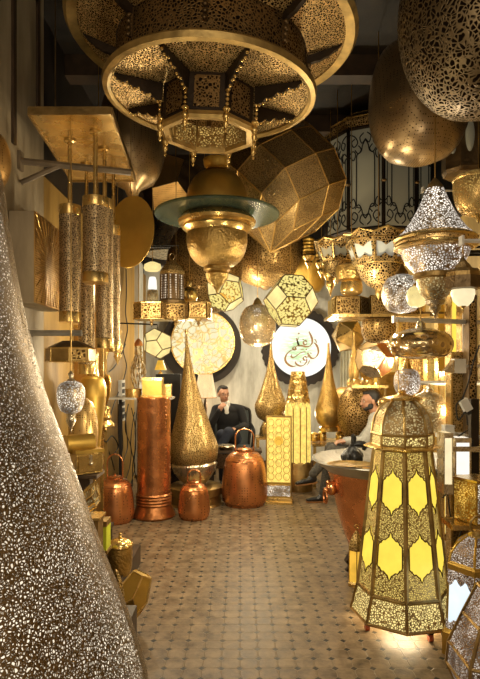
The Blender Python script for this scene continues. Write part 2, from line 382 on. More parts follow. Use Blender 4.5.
def solo(name, label, cat, g, mat, group=None, smooth=None):
    xs, ys, zs = zip(*g[0]); base = ((min(xs)+max(xs))/2, (min(ys)+max(ys))/2, min(zs))
    o = mesh(name, g, mat, base, smooth); o.location = base; o['label'] = label; o['category'] = cat
    if group: o['group'] = group
    return o
def struct(name, g, mat, smooth=False):
    o = mesh(name, g, mat, (0, 0, 0), smooth); o['kind'] = 'structure'; return o
def copy_tree(o, parent=None):
    c = o.copy(); COL.objects.link(c); c.parent = parent
    for ch in list(o.children): copy_tree(ch, c)
    return c
CEIL = 4.25
def prof_px(prof, d): return [(S(r, d), CAMZ-(y-HY)/F*d) for r, y in prof]
def turned(name, label, cat, px, d, parts, hang=False, group=None, seg=40, phase=0, rod='rodgold', floor=False):
    """parts: (part name, [(radius px, row px)...], material[, segments]) ; sizes are pixels at depth d"""
    x = (px-CX)/F*d
    zs = [CAMZ-(y-HY)/F*d for p in parts for r, y in p[1]]
    zo = -min(zs) if floor else 0
    T = thing(name, label, cat, (x, d, min(zs)+zo), group)
    for p in parts:
        sg = p[3] if len(p) > 3 else seg
        pr = [(r, z+zo) for r, z in prof_px(p[1], d)]
        part(T, p[0], lathe((x, d), pr, sg, phase if sg > 12 else phase), M[p[2]], smooth=(False if sg <= 12 else None))
    if hang:
        part(T, 'chain', tube([(x, d, max(zs)-.01), (x, d, CEIL if hang is True else hang)], .0035, 6), M[rod])
    return T
def bump_profile(y0, y1, r0, r1, rm, ym, n=14):
    """smooth bulb between two rows with the widest radius rm at row ym"""
    out = []
    for k in range(n+1):
        t = k/n; y = y0+(y1-y0)*t
        if y < ym: q = (ym-y)/(ym-y0); out.append((r0+(rm-r0)*math.sqrt(max(0, 1-q*q)), y))
        else: q = (y-ym)/(y1-ym); out.append((r1+(rm-r1)*math.sqrt(max(0, 1-q*q)), y))
    return out
def tear(ytip, ybot, rmax, ymax, rtip=1, rbot=4, n=22, power=1.7):
    """slim neck widening into a round belly"""
    out = []
    for k in range(n+1):
        t = k/n; y = ytip+(ybot-ytip)*t
        if y <= ymax: q = (y-ytip)/(ymax-ytip); s = q**power; out.append((rtip+(rmax-rtip)*min(1, s), y))
        else: q = (y-ymax)/(ybot-ymax); out.append((rbot+(rmax-rbot)*math.sqrt(max(0, 1-q*q)), y))
    return out
# polyhedra on the unit sphere
def icosa():
    bm = bmesh.new(); bmesh.ops.create_icosphere(bm, subdivisions=1, radius=1)
    V = [v.co.copy() for v in bm.verts]; Fc = [tuple(v.index for v in f.verts) for f in bm.faces]; bm.free(); return V, Fc
def dual(V, Fc):
    cs = [sum((V[i] for i in f), Vector())/len(f) for f in Fc]; out = []
    for vi, v in enumerate(V):
        fs = [k for k, f in enumerate(Fc) if vi in f]; ax = v.normalized(); ref = (cs[fs[0]]-v); ref = (ref-ax*ref.dot(ax)).normalized(); bi = ax.cross(ref)
        fs.sort(key=lambda k: math.atan2((cs[k]-v).dot(bi), (cs[k]-v).dot(ref))); out.append(tuple(fs))
    L = max(c.length for c in cs); return [c/L for c in cs], out
def trunc(V, Fc):
    idx = {}; nv = []
    def gp(a, b):
        if (a, b) not in idx: idx[(a, b)] = len(nv); nv.append(V[a].lerp(V[b], 1/3))
        return idx[(a, b)]
    out = []
    for f in Fc:
        q = []
        for i in range(3): a, b = f[i], f[(i+1) % 3]; q += [gp(a, b), gp(b, a)]
        out.append(tuple(q))
    for vi, v in enumerate(V):
        ks = [idx[k] for k in idx if k[0] == vi]; ax = v.normalized(); ref = (nv[ks[0]]-v); ref = (ref-ax*ref.dot(ax)).normalized(); bi = ax.cross(ref)
        ks.sort(key=lambda k: math.atan2((nv[k]-v).dot(bi), (nv[k]-v).dot(ref))); out.append(tuple(ks))
    L = max(c.length for c in nv); return [c/L for c in nv], out
ICO = icosa(); OCT = ([Vector(v) for v in ((1, 0, 0), (-1, 0, 0), (0, 1, 0), (0, -1, 0), (0, 0, 1), (0, 0, -1))], [(0, 2, 4), (2, 1, 4), (1, 3, 4), (3, 0, 4), (2, 0, 5), (1, 2, 5), (3, 1, 5), (0, 3, 5)])
DOD = dual(*ICO); BUCKY = trunc(*ICO); TOCT = trunc(*OCT)
def zono(n, elev):
    """polar zonohedron: pointed body of rhombic facets"""
    e = [Vector((math.cos(2*PI*k/n)*math.cos(elev), math.sin(2*PI*k/n)*math.cos(elev), math.sin(elev))) for k in range(n)]
    V, idx, Fc = [], {}, []
    def vid(v):
        k = tuple(round(x, 5) for x in v)
        if k not in idx: idx[k] = len(V); V.append(Vector(v))
        return idx[k]
    for k in range(n):
        for l in range(n-1):
            b = sum((e[(k-j) % n] for j in range(1, l)), Vector()) if False else Vector()
            s = Vector()
            for j in range(l): s = s+e[(k+1+j) % n]
            a0 = s; a1 = s+e[k]; a2 = s+e[k]+e[(k+l+1) % n]; a3 = s+e[(k+l+1) % n]
            Fc.append((vid(a0), vid(a1), vid(a2), vid(a3)))
    c = sum(V, Vector())/len(V); V = [v-c for v in V]; L = max(v.length for v in V); return [v/L for v in V], Fc
def poly_lamp(name, label, px, py, d, rpx, solid, face_mats, edge='bronze', rot=(0, 0, 0), scale=(1, 1, 1), er=.004, group=None, hang=True, cat='lamp', rod='rodgold'):
    c = P(px, py, d); R = S(rpx, d); mt = Matrix.Rotation(rot[2], 3, 'Z') @ Matrix.Rotation(rot[1], 3, 'Y') @ Matrix.Rotation(rot[0], 3, 'X')
    V = [mt @ Vector((v[0]*scale[0], v[1]*scale[1], v[2]*scale[2]))*R+c for v in solid[0]]
    T = thing(name, label, cat, (c.x, c.y, min(v.z for v in V)), group)
    if isinstance(face_mats, str): part(T, 'shell', (V, solid[1]), M[face_mats], False)
    else:
        for j, f in enumerate(solid[1]):
            cen = sum((V[i] for i in f), Vector())/len(f)
            part(T, 'panel', prism([V[i] for i in f], cen, cen+(c-cen).normalized()*.004), M[face_mats[j % len(face_mats)]], False)
    part(T, 'frame', wires(V, edges_of(solid[1]), er), M[edge], False)
    if hang: part(T, 'chain', tube([(c.x, c.y, max(v.z for v in V)-.01), (c.x, c.y, CEIL if hang is True else hang)], .0035, 6), M[rod])
    return T

# ---------------------------------------------------------------- the room
XL, XR, YB = -1.48, 2.12, 8.8
struct('floor', box((.3, 4, -.05), (5.2, 10.4, .1)), M['floor'])
struct('wall_back', box((.3, YB+.1, 2.2), (5.2, .2, 4.5)), M['wall_back'])
struct('wall_left', box((XL-.1, 6.4, 1.5), (.2, 4.8, 3.0)), M['wall_left'])
struct('trim_1', box((XL-.13, 6.4, 3.65), (.2, 4.8, 1.3)), M['dark'])      # near-black band standing in for the unlit void above the plaster
struct('wall_right', box((XR+.1, 4.2, 1.5), (.2, 10, 3.0)), M['wall_right'])
struct('trim_2', box((XR+.13, 4.2, 3.65), (.2, 10, 1.3)), M['dark'])
struct('ceiling', box((.3, 4, CEIL+.05), (5.2, 10.4, .1)), M['dark'])
struct('trim_3', box((.3, YB-.05, 3.7), (5.2, .1, 1.1)), M['dark'])
for k in range(6): struct('trim_%d' % (4+k), box((.3, 2.6+k*1.15, CEIL-.09), (5.0, .16, .18)), M['wood'])
# stone pilaster at the near end of the left wall
struct('pillar', box((XL-.12, 3.62, 2.1), (.36, .86, 4.25)), M['pillar'])
struct('trim_10', join(box((XL+.065, 3.5, 3.6), (.02, .05, 1.3)), box((XL+.065, 3.92, 3.9), (.02, .05, 1.3))), M['wood'])
struct('wall_left_near', box((-1.75, 1.2, 2.1), (.2, 4.0, 4.25)), M['pillar'])
# pale pilaster strips of the ochre wall
struct('trim_11', box((XL+.03, 8.0, 1.55), (.08, .3, 3.0)), M['wall_back'])
struct('trim_12', box((XL+.02, 6.1, 1.55), (.04, .08, 3.0)), M['wall_left'])
struct('baseboard_back', box((.3, YB-.02, .05), (5.0, .04, .1)), M['wood'])
# pale curtain-like panel on the back wall
cv = []; nn = 60
for i in range(nn+1): cv.append((1.56+i*.52/nn, YB-.06-.025*math.sin(i*1.15)))
V = [(x, y, 0.0) for x, y in cv]+[(x, y, 2.6) for x, y in cv]
solo('curtain', 'pale grey-green curtain in folds on the back wall', 'curtain', join((V, [(i, i+1, nn+2+i, nn+1+i) for i in range(nn)]), ([(v[0], v[1]+.02, v[2]) for v in V], [(i, i+1, nn+2+i, nn+1+i) for i in range(nn)])), plain('pale_curtain', (.62, .60, .48), .8))

# ---------------------------------------------------------------- tiered chandelier overhead
def chandelier():
    d = 3.2; x = (209-CX)/F*d; H = lambda h: CAMZ+h*d; R = lambda r: r*d; c = (x, d)
    T = thing('tiered_chandelier', 'huge tiered round brass chandelier of pierced panels hanging overhead', 'chandelier', (x, d, H(.415)))
    o8 = dict(seg=64, caps=False, oct_=8, phase=PI/8)
    part(T, 'upper_rim', lathe(c, [(R(.234), H(.596)), (R(.254), H(.600)), (R(.256), H(.592)), (R(.250), H(.584)), (R(.234), H(.586)), (R(.234), H(.596))], 72, caps=False), M['rim'])
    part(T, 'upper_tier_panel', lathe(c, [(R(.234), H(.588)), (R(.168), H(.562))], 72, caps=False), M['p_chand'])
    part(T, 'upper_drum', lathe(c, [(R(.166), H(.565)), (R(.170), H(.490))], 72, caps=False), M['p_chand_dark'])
    part(T, 'lower_rim', lathe(c, [(R(.174), H(.492)), (R(.186), H(.494)), (R(.189), H(.490)), (R(.187), H(.481)), (R(.179), H(.479)), (R(.174), H(.483)), (R(.174), H(.492))], 72, caps=False), M['rim'])
    V, Fc = [], []
    for i in range(64):
        a = 2*PI*i/64; q = ((a-PI/8) % (PI/4))-PI/8; ro = R(.084)*math.cos(PI/8)/math.cos(q)
        V += [(x+R(.176)*math.cos(a), d+R(.176)*math.sin(a), H(.486)), (x+ro*math.cos(a), d+ro*math.sin(a), H(.488))]
    for i in range(64): j = (i+1) % 64; Fc.append((2*i, 2*j, 2*j+1, 2*i+1))
    part(T, 'soffit_panel', (V, Fc), M['p_chand'])
    part(T, 'lower_drum', lathe(c, [(R(.084), H(.490)), (R(.084), H(.420))], 8, PI/8, False), M['black_bronze'], False)
    for k in range(8):
        a = PI/4*k; s = Vector((math.cos(a), math.sin(a), 0)); t = Vector((-s.y, s.x, 0)); o = Vector((x, d, 0))+s*R(.0785); hw = R(.021)
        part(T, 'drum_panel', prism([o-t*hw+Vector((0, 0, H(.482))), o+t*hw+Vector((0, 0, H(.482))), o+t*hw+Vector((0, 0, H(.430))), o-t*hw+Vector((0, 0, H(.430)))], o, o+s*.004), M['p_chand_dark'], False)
    part(T, 'bottom_frame', lathe(c, [(R(.072), H(.422)), (R(.086), H(.424)), (R(.088), H(.417)), (R(.084), H(.412)), (R(.073), H(.413)), (R(.072), H(.422))], 8, PI/8, False), M['rim'], False)
    part(T, 'bottom_panel', lathe(c, [(R(.070), H(.4585)), (R(.0005), H(.459))], 8, PI/8, False), M['p_chand_dark'], False)
    part(T, 'inner_drum', lathe(c, [(R(.0705), H(.459)), (R(.0705), H(.420))], 8, PI/8, False), M['l_warmd'], False)
    for rib in [tube([(x+R(.0695)*math.cos(PI/8+PI/4*k), d+R(.0695)*math.sin(PI/8+PI/4*k), H(.42)), (x+R(.0695)*math.cos(PI/8+PI/4*k), d+R(.0695)*math.sin(PI/8+PI/4*k), H(.458))], .007, 5) for k in range(8)]: part(T, 'inner_rib', rib, M['rim'])
    for k in range(8):
        a = PI/8+PI/4*k; s = Vector((math.cos(a), math.sin(a), 0)); t = Vector((-s.y, s.x, 0))*.012
        # scalloped fins under the soffit and down the drum corners
        top = [(R(.086), H(.487)), (R(.170), H(.485))]; low = []
        for j in range(13):
            q = j/12; low.append((R(.168)-(R(.080))*q, H(.484)-R(.004)-R(.022)*q**1.5-abs(math.sin(q*PI*4))*R(.005)))
        poly = [Vector((x, d, 0))+s*r+Vector((0, 0, z)) for r, z in top+low]
        part(T, 'fin', prism([p-t for p in poly], (0, 0, 0), t*2), M['black_bronze'], False)
        part(T, 'bead_row', join(*[ball((x+s.x*r, d+s.y*r, z-.002), .0095, 8, 6) for r, z in low]+[ball((x+s.x*R(.090), d+s.y*R(.090), H(.426+.008*j)), .010, 8, 6) for j in range(6)]), M['gold'])
        cx_, cy_ = x+s.x*R(.088), d+s.y*R(.088)
        fp = [(.004, .045), (.018, .043), (.022, .036), (.018, .028), (.010, .022), (.019, .008), (.021, -.004), (.014, -.022), (.008, -.028), (.015, -.038), (.014, -.05), (.006, -.062), (.006, -.07), (.009, -.076), (.004, -.086), (0, -.09)]
        part(T, 'finial', lathe((cx_, cy_), [(r, H(.415)+z) for r, z in fp], 14), M['gold'])
        # fins of the upper tier
        a2 = a+PI/8; s2 = Vector((math.cos(a2), math.sin(a2), 0)); t2 = Vector((-s2.y, s2.x, 0))*.012
        up = [(R(.170), H(.566)), (R(.232), H(.588))]+[(R(.232)-R(.062)*j/8, H(.588)-(H(.588)-H(.552))*j/8-R(.008)*math.sin(PI*j/8)-abs(math.sin(j*1.5))*.008) for j in range(9)]+[(R(.168), H(.520)), (R(.176), H(.520)), (R(.176), H(.553))][:0]
        part(T, 'fin', prism([Vector((x, d, 0))+s2*r+Vector((0, 0, z))-t2 for r, z in up], (0, 0, 0), t2*2), M['black_bronze'], False)
        part(T, 'bracket', join(tube([(x+s2.x*R(.170), d+s2.y*R(.170), H(.562)), (x+s2.x*R(.170), d+s2.y*R(.170), H(.515))], .012, 6), *[ball((x+s2.x*R(.174), d+s2.y*R(.174), H(.518+.01*j)), .014, 8, 6) for j in range(4)]), M['bronze'])
    part(T, 'rod', tube([(x, d, H(.43)), (x, d, CEIL)], .014, 10), M['bronze'])
    T.rotation_euler = (0, math.radians(2.4), 0)
chandelier()

# ---------------------------------------------------------------- dome pendant with the green glass disc
turned('glass_disc_pendant', 'brass domed pendant with a wide green glass disc and turned finial, under the tiered chandelier', 'pendant lamp', 217.5, 4.3, [
  ('dome', [(3, 156)]+[(14, 160), (13, 166), (10, 169), (14, 172)]+bump_profile(172, 214, 10, 30, 31, 204), 'satin'),
  ('glass_disc', [(30, 213.5), (61.5, 213.5), (62.5, 215), (61.5, 216.5), (30, 216.5)], 'glass', 72),
  ('rim', [(29, 212), (37, 219), (39, 222), (38, 225), (34, 226), (34.5, 229), (31, 232), (30, 234)], 'gold'),
  ('bowl', bump_profile(232, 268, 29.5, 8, 30.5, 240), 'ham'),
  ('finial', [(9, 266), (13, 267), (13.5, 270), (10, 272), (11.5, 274), (11, 278), (8, 283), (4, 287), (1.8, 290), (0, 295)], 'ham')], hang=True)

# ---------------------------------------------------------------- faceted lamps above the aisle
poly_lamp('faceted_pendant', 'large dark bronze pointed pendant of many rhombic facets beside the green glass disc', 282, 182, 5.0, 75, zono(8, math.radians(37)), 'p_facet', 'rodgold', rot=(math.radians(-10), math.radians(9), math.radians(0)), er=.0065, cat='pendant lamp')
turned('bowl_pendant', 'round etched bronze bowl pendant hanging below the rhombic faceted pendant', 'pendant lamp', 266, 7.7, [('bowl', bump_profile(212, 287, 10, 8, 36, 248), 'p_c'), ('finial', [(8, 286), (5, 288), (2, 290)], 'bronze')], hang=True)
turned('bowl_pendant', 'big round mottled bronze pendant partly hidden behind the domed pendant bowl', 'pendant lamp', 205, 7.0, [('bowl', bump_profile(222, 312, 10, 14, 38, 268), 'p_c')], hang=True)
turned('light_wash_cone', 'pale cone standing in for a wash of light between dark mesh lamp and brass plate', 'pendant lamp', 172, 8.1, [('shade', [(6, 195), (8, 205), (18, 232), (26, 252), (27, 255), (25, 255)], 'silver')], hang=True)  # pale solid cone stands in for a wash of light on the wall
poly_lamp('mesh_lamp', 'dark twelve-sided mesh lamp with one golden face above the pale light-wash cone', 176, 190, 6.3, 36, DOD, ['p_mesh', 'p_mesh', 'p_meshg', 'p_mesh', 'p_mesh'], 'black_bronze', rot=(.35, .2, .5), cat='pendant lamp')
turned('egg_pendant', 'dark bronze egg-shaped pendant with a bright pointed tip behind the plate chandelier', 'pendant lamp', 133, 4.9, [('shell', [(5, 70), (16, 84)]+bump_profile(86, 190, 18, 8, 33, 142)[1:]+[(5, 196), (2, 203), (0, 206)], 'p_dot_d')], hang=True)

# ---------------------------------------------------------------- plate with perforated tubes
def tube_chandelier():
    T = thing('tube_chandelier', 'brass ceiling tray with long pierced brass tubes hanging below it', 'chandelier', (-1.0, 3.9, 1.5))
    z = CAMZ+.455*3.35; q = [(-1.26, 3.35), (-.775, 3.35), (-.86, 4.55), (-1.36, 4.55)]
    part(T, 'tray', prism([(a, b, z) for a, b in q], (0, 0, 0), (0, 0, .012)), M['gold'], False)
    part(T, 'tray_edge', join(*[prism([Vector((*q[i], z-.012)), Vector((*q[(i+1) % 4], z-.012)), Vector((*q[(i+1) % 4], z+.035)), Vector((*q[i], z+.035))], (0, 0, 0), n) for i, n in enumerate([(0, -.012, 0), (.012, 0, 0), (0, .012, 0), (-.012, 0, 0)])]), M['aged'], False)
    for px, r, y0, y1, d in [(70.5, 10.5, 206, 322, 3.75), (96, 12.5, 198, 283, 3.6), (87, 8, 262, 374, 4.2), (105, 8.5, 200, 348, 3.9), (114, 6.5, 226, 352, 4.3)]:
        x = (px-CX)/F*d; zz = lambda y: CAMZ-(y-HY)/F*d
        part(T, 'rod', tube([(x, d, z), (x, d, zz(y0+3))], S(2.2 if r > 9 else 1.8, d), 10), M['gold'])
        part(T, 'rod_collar', lathe((x, d), [(S(6, d), z), (S(6, d), z-.012), (S(3, d), z-.02), (S(3, d), z-.03)], 20), M['gold'])
        tb = part(T, 'tube', lathe((x, d), [(S(r, d), zz(y0+9)), (S(r, d), zz(y1-9))], 32), M['p_tube'])
        part(tb, 'cap', lathe((x, d), [(S(r-3, d), zz(y0)), (S(r+.4, d), zz(y0)), (S(r+.4, d), zz(y0+9)), (S(r, d), zz(y0+10))], 32), M['gold'])
        part(tb, 'cap', lathe((x, d), [(S(r, d), zz(y1-10)), (S(r+.4, d), zz(y1-9)), (S(r+.4, d), zz(y1)), (S(r-2, d), zz(y1))], 32), M['gold'])
    for a in ((-1.22, 3.7), (-.95, 4.35)): part(T, 'hanger', tube([(a[0], a[1], z), (a[0], a[1], CEIL)], .005, 6), M['bronze'])
tube_chandelier()
def arm(label, a, b, th, mat='iron', name='wall_bracket', drop=None, foot=None):
    a, b = Vector(a), Vector(b)
    T = thing(name, label, 'bracket', a)
    part(T, 'arm', tube([a, b], th, 6), M[mat])
    part(T, 'wall_plate', box(a, (.02, .06, .12)), M[mat], False)
    if drop: part(T, 'hook', tube([b, b-Vector((0, 0, drop))], .003, 6), M[mat])
    if foot: part(T, 'brace', tube([a-Vector((0, 0, foot)), a+(b-a)*.35], th*.8, 6), M[mat])
    return T
arm('weathered wooden bracket arm on the stone pilaster under the brass tray', (XL+.07, 3.6, 1.55+1.33), (XL+.75, 3.75, 1.55+1.31), .022, 'woodm', foot=.14)

# gold plate, square box sconce, left edge disc
def disc(name, label, cat, px, py, d, rx, ry, mat, rz=0, rx_=0, th=.012, hang=True):
    c = P(px, py, d); T = thing(name, label, cat, (c.x, c.y, c.z-S(ry, d)))
    mt = Matrix.Translation(c) @ Matrix.Rotation(rz, 4, 'Z') @ Matrix.Rotation(rx_, 4, 'Y')
    g = xf(([(v[0]*S(rx, d), v[2]*2, v[1]*S(ry, d)) for v in lathe((0, 0), [(0, th*1.2), (.5, th), (.93, th*.3), (1, 0), (1, -th*.25), (.5, -th*.1), (0, 0)], 48)[0]], lathe((0, 0), [(0, 1), (.5, 1), (.93, 1), (1, 1), (1, 1), (.5, 1), (0, 1)], 48)[1]), mt)
    part(T, 'plate', g, M[mat])
    if hang: part(T, 'chain', tube([(c.x, c.y+.015, c.z+S(ry, d)*.9), (c.x, c.y+.015, CEIL)], .003, 6), M['rodgold'])
    return T
disc('brass_plate', 'large plain satin brass oval plate beside the hanging tubes', 'plate', 131, 232, 4.5, 26, 36, 'satin', rz=-.3, rx_=math.radians(8), hang=True)
def box_sconce():
    T = thing('box_sconce', 'square box wall light with a radiating pierced brass face on the pilaster', 'wall lamp', (XL+.2, 3.75, 1.95))
    x0, x1 = XL+.07, XL+.22; y0, y1 = 3.42, 3.98; z0, z1 = CAMZ+.40, CAMZ+.96
    part(T, 'box', box(((x0+x1)/2, (y0+y1)/2, (z0+z1)/2), (x1-x0, y1-y0, z1-z0)), M['pillar'], False)
    V = []; Fc = []; n = 28; c = (x1+.004, (y0+y1)/2, (z0+z1)/2)
    part(T, 'pierced_face', box(c, (.008, y1-y0, z1-z0)), M['p_meshg'], False)
    part(T, 'rays', join(*[tube([c, (c[0]+.006, c[1]+.27*math.cos(2*PI*k/32)/max(abs(math.cos(2*PI*k/32)), abs(math.sin(2*PI*k/32))), c[2]+.27*math.sin(2*PI*k/32)/max(abs(math.cos(2*PI*k/32)), abs(math.sin(2*PI*k/32))))], .003, 4) for k in range(32)]), M['gold'])
box_sconce()
turned('globe_pendant', 'fine mesh brass globe at the pilaster, mostly out of view', 'pendant lamp', -17, 3.0, [('globe', bump_profile(128, 192, 6, 6, 27, 160), 'p_meshg')], hang=True)

# ---------------------------------------------------------------- giant pierced teardrop close to the camera
def big_teardrop():
    X, D = -.72, 1.32
    pts = [(-12, 130), (3, 180), (9, 220), (17, 270), (26, 315), (35, 350), (44, 385), (56, 418), (70, 455), (84, 495), (98, 535), (112, 572), (127, 610), (140, 650), (149, 682)]
    pr = []
    for px, py in pts:
        th = math.atan((px-CX)/F); r = D*math.sin(th)-X*math.cos(th); dd = (X*math.sin(th)+D*math.cos(th))*math.cos(th)
        pr.append((r, CAMZ-(py-HY)/F*dd))
    pr = [(.012, 2.62), (.02, 2.5), (.05, 2.3)]+pr+[(.505, .62), (.52, .48), (.51, .34), (.46, .2), (.36, .1), (.24, .05), (.22, 0)]
    sm = bez([(r, 0, z) for r, z in pr], 4); pr2 = [(p.x, p.z) for p in sm]
    T = thing('teardrop_floor_lamp', 'giant teardrop floor lamp of pierced dark metal glowing white inside, nearest of all', 'floor lamp', (X, D, 0))
    part(T, 'shell', lathe((X, D), pr2, 128), M['cone'])
    part(T, 'inner_shell', lathe((X, D), [(max(.004, r-.0035), z) for r, z in pr2[:-6]], 128, caps=False), M['cone'])
    part(T, 'liner', lathe((X, D), [(max(.003, r-.013), z) for r, z in pr2[3:-5]], 64), M['cone_liner'])
    part(T, 'finial', ball((X, D, 2.64), .03, 12, 8), M['bronze'])
big_teardrop()

# ---------------------------------------------------------------- main eight-sided lantern
def rib_frame(T, name, c, prof, n, phase, r, mat, rings=(0, -1)):
    g = [tube([(c[0]+R*math.cos(phase+2*PI*k/n), c[1]+R*math.sin(phase+2*PI*k/n), z) for R, z in prof], r, 5) for k in range(n)]
    for i in rings:
        R, z = prof[i]; g.append(tube([(c[0]+R*math.cos(phase+2*PI*k/n), c[1]+R*math.sin(phase+2*PI*k/n), z) for k in range(n)], r, 5, True))
    return part(T, name, join(*g), M[mat], False)
def facet(c, n, phase, k, r0, z0, r1, z1):
    def p(i, r, z): a = phase+2*PI*i/n; return Vector((c[0]+r*math.cos(a), c[1]+r*math.sin(a), z))
    A, B, C, D = p(k, r0, z0), p(k+1, r0, z0), p(k+1, r1, z1), p(k, r1, z1)
    def at(u, v, out=0):
        nn = (B-A).cross(D-A).normalized(); m = (A+B+C+D)/4-Vector((c[0], c[1], (z0+z1)/2))
        if nn.dot(m) < 0: nn = -nn
        return A.lerp(B, u).lerp(D.lerp(C, u), v)+nn*out
    return at
def cartouche(u0, u1, v0, v1):
    """pointed, stepped window outline in facet coordinates"""
    um, w = (u0+u1)/2, (u1-u0)/2; h = v1-v0
    half = [(0, 0), (.10, .05), (.16, .10), (.30, .125), (.42, .16), (.50, .175), (.60, .165), (.72, .195), (.80, .24), (.92, .25), (1, .29)]
    pts = [(um+w*a, v0+h*b) for a, b in half]+[(um+w*a, v1-h*b) for a, b in reversed(half)]
    pts += [(um-w*a, v1-h*b) for a, b in half[1:]]+[(um-w*a, v0+h*b) for a, b in reversed(half[1:])]
    return pts
def main_lantern():
    d = 3.42; px = 402.5; x = (px-CX)/F*d; c = (x, d); n = 8; ph = math.radians(-101)
    Z = lambda y: CAMZ-(y-HY)/F*d; R = lambda r: S(r, d)
    T = thing('octagonal_floor_lantern', 'tall eight-sided pierced brass floor lantern with two rows of glowing yellow windows', 'lantern', (x, d, 0))
    zt, zb = Z(447), Z(586); rt, rb = R(27), R(43)
    for k in range(n):
        at = facet(c, n, ph, k, rt, zt, rb, zb)
        pn = part(T, 'body_panel', ([at(0, 0), at(1, 0), at(1, 1), at(0, 1)], [(0, 1, 2, 3)]), M['l_gold'], False)
        for v0, v1 in ((.125, .445), (.555, .875)):
            q = cartouche(.10, .90, v0, v1)
            part(pn, 'yellow_window', prism([at(u, v, .001) for u, v in q], at(.5, .5), at(.5, .5, .006)), M['g_yellow'], False)
            part(pn, 'window_border', tube([at(u, v, .007) for u, v in q], .0042, 5, True), M['bronze'], False)
    rib_frame(T, 'frame', c, [(rt, zt), (rb, zb)], n, ph, .0145, 'rim')
    # flange around the neck
    part(T, 'neck_flange', lathe(c, [(R(30), Z(443.5)), (R(37.5), Z(445)), (R(38), Z(446)), (R(37), Z(447)), (R(28), Z(448))], n, ph), M['gold'], False)
    # band with windows, dome, crown
    rb2 = R(29.5)
    for k in range(n):
        at = facet(c, n, ph, k, rb2, Z(433), rb2*1.01, Z(444))
        part(T, 'band_panel', ([at(0, 0), at(1, 0), at(1, 1), at(0, 1)], [(0, 1, 2, 3)]), M['l_gold_r'], False)
    rib_frame(T, 'band_frame', c, [(rb2, Z(433)), (rb2*1.01, Z(444))], n, ph, .009, 'rim')
    dome = [(R(29), Z(433)), (R(28.5), Z(425)), (R(26), Z(416)), (R(21.5), Z(408)), (R(15), Z(402)), (R(9), Z(399))]
    for k in range(n):
        V, Fc = [], []
        for i, (r, z) in enumerate(dome):
            for a in (k, k+1): V.append((x+r*math.cos(ph+2*PI*a/n), d+r*math.sin(ph+2*PI*a/n), z))
            if i: Fc.append((2*i-2, 2*i-1, 2*i+1, 2*i))
        part(T, 'dome_panel', (V, Fc), M['l_warm'], None)
    rib_frame(T, 'dome_frame', c, dome, n, ph, .009, 'rim')
    part(T, 'crown', lathe(c, [(R(2), Z(390)), (R(4), Z(391)), (R(3), Z(393)), (R(7), Z(395)), (R(18), Z(397)), (R(20), Z(398.5)), (R(18), Z(400)), (R(9), Z(401))], 32), M['gold'])
    # flared base
    z1, z2 = Z(586), Z(611); r1, r2 = R(43), R(50)
    for k in range(n):
        at = facet(c, n, ph, k, r1, z1-.01, r2, z2)
        part(T, 'base_panel', ([at(0, 0), at(1, 0), at(1, 1), at(0, 1)], [(0, 1, 2, 3)]), M['l_gold_r'], False)
    rib_frame(T, 'base_frame', c, [(r1+.004, z1), (r2, z2)], n, ph, .0105, 'aged')
    part(T, 'base_rim', lathe(c, [(r2+.004, z2+.01), (r2+.008, z2-.004), (r2-.005, z2-.014), (r2-.03, z2-.014), (r2-.03, z2+.006)], n, ph, False), M['aged'], False)
    part(T, 'bulb', ball((x, d, z2+.32), .03, 12, 8), M['g_white'])
    for a in (-155, -70, -120+90, 60, 110, 150):
        fx, fy = x+R(43)*math.cos(math.radians(a)), d+R(43)*math.sin(math.radians(a))
        w_ = part(T, 'caster', tube([(fx-.012, fy, .022), (fx+.012, fy, .022)], .022, 16), M['orange'])
        part(w_, 'fork', box((fx, fy, (.04+z2)/2), (.03, .02, z2-.03)), M['iron'], False)
    l = light('POINT', 'lantern_light', (x, d, z2-.005), 15, (1, .80, .48), .13); l.parent = T; l.location = (0, 0, z2+.10)
    l.name = 'bulb_light'
main_lantern()

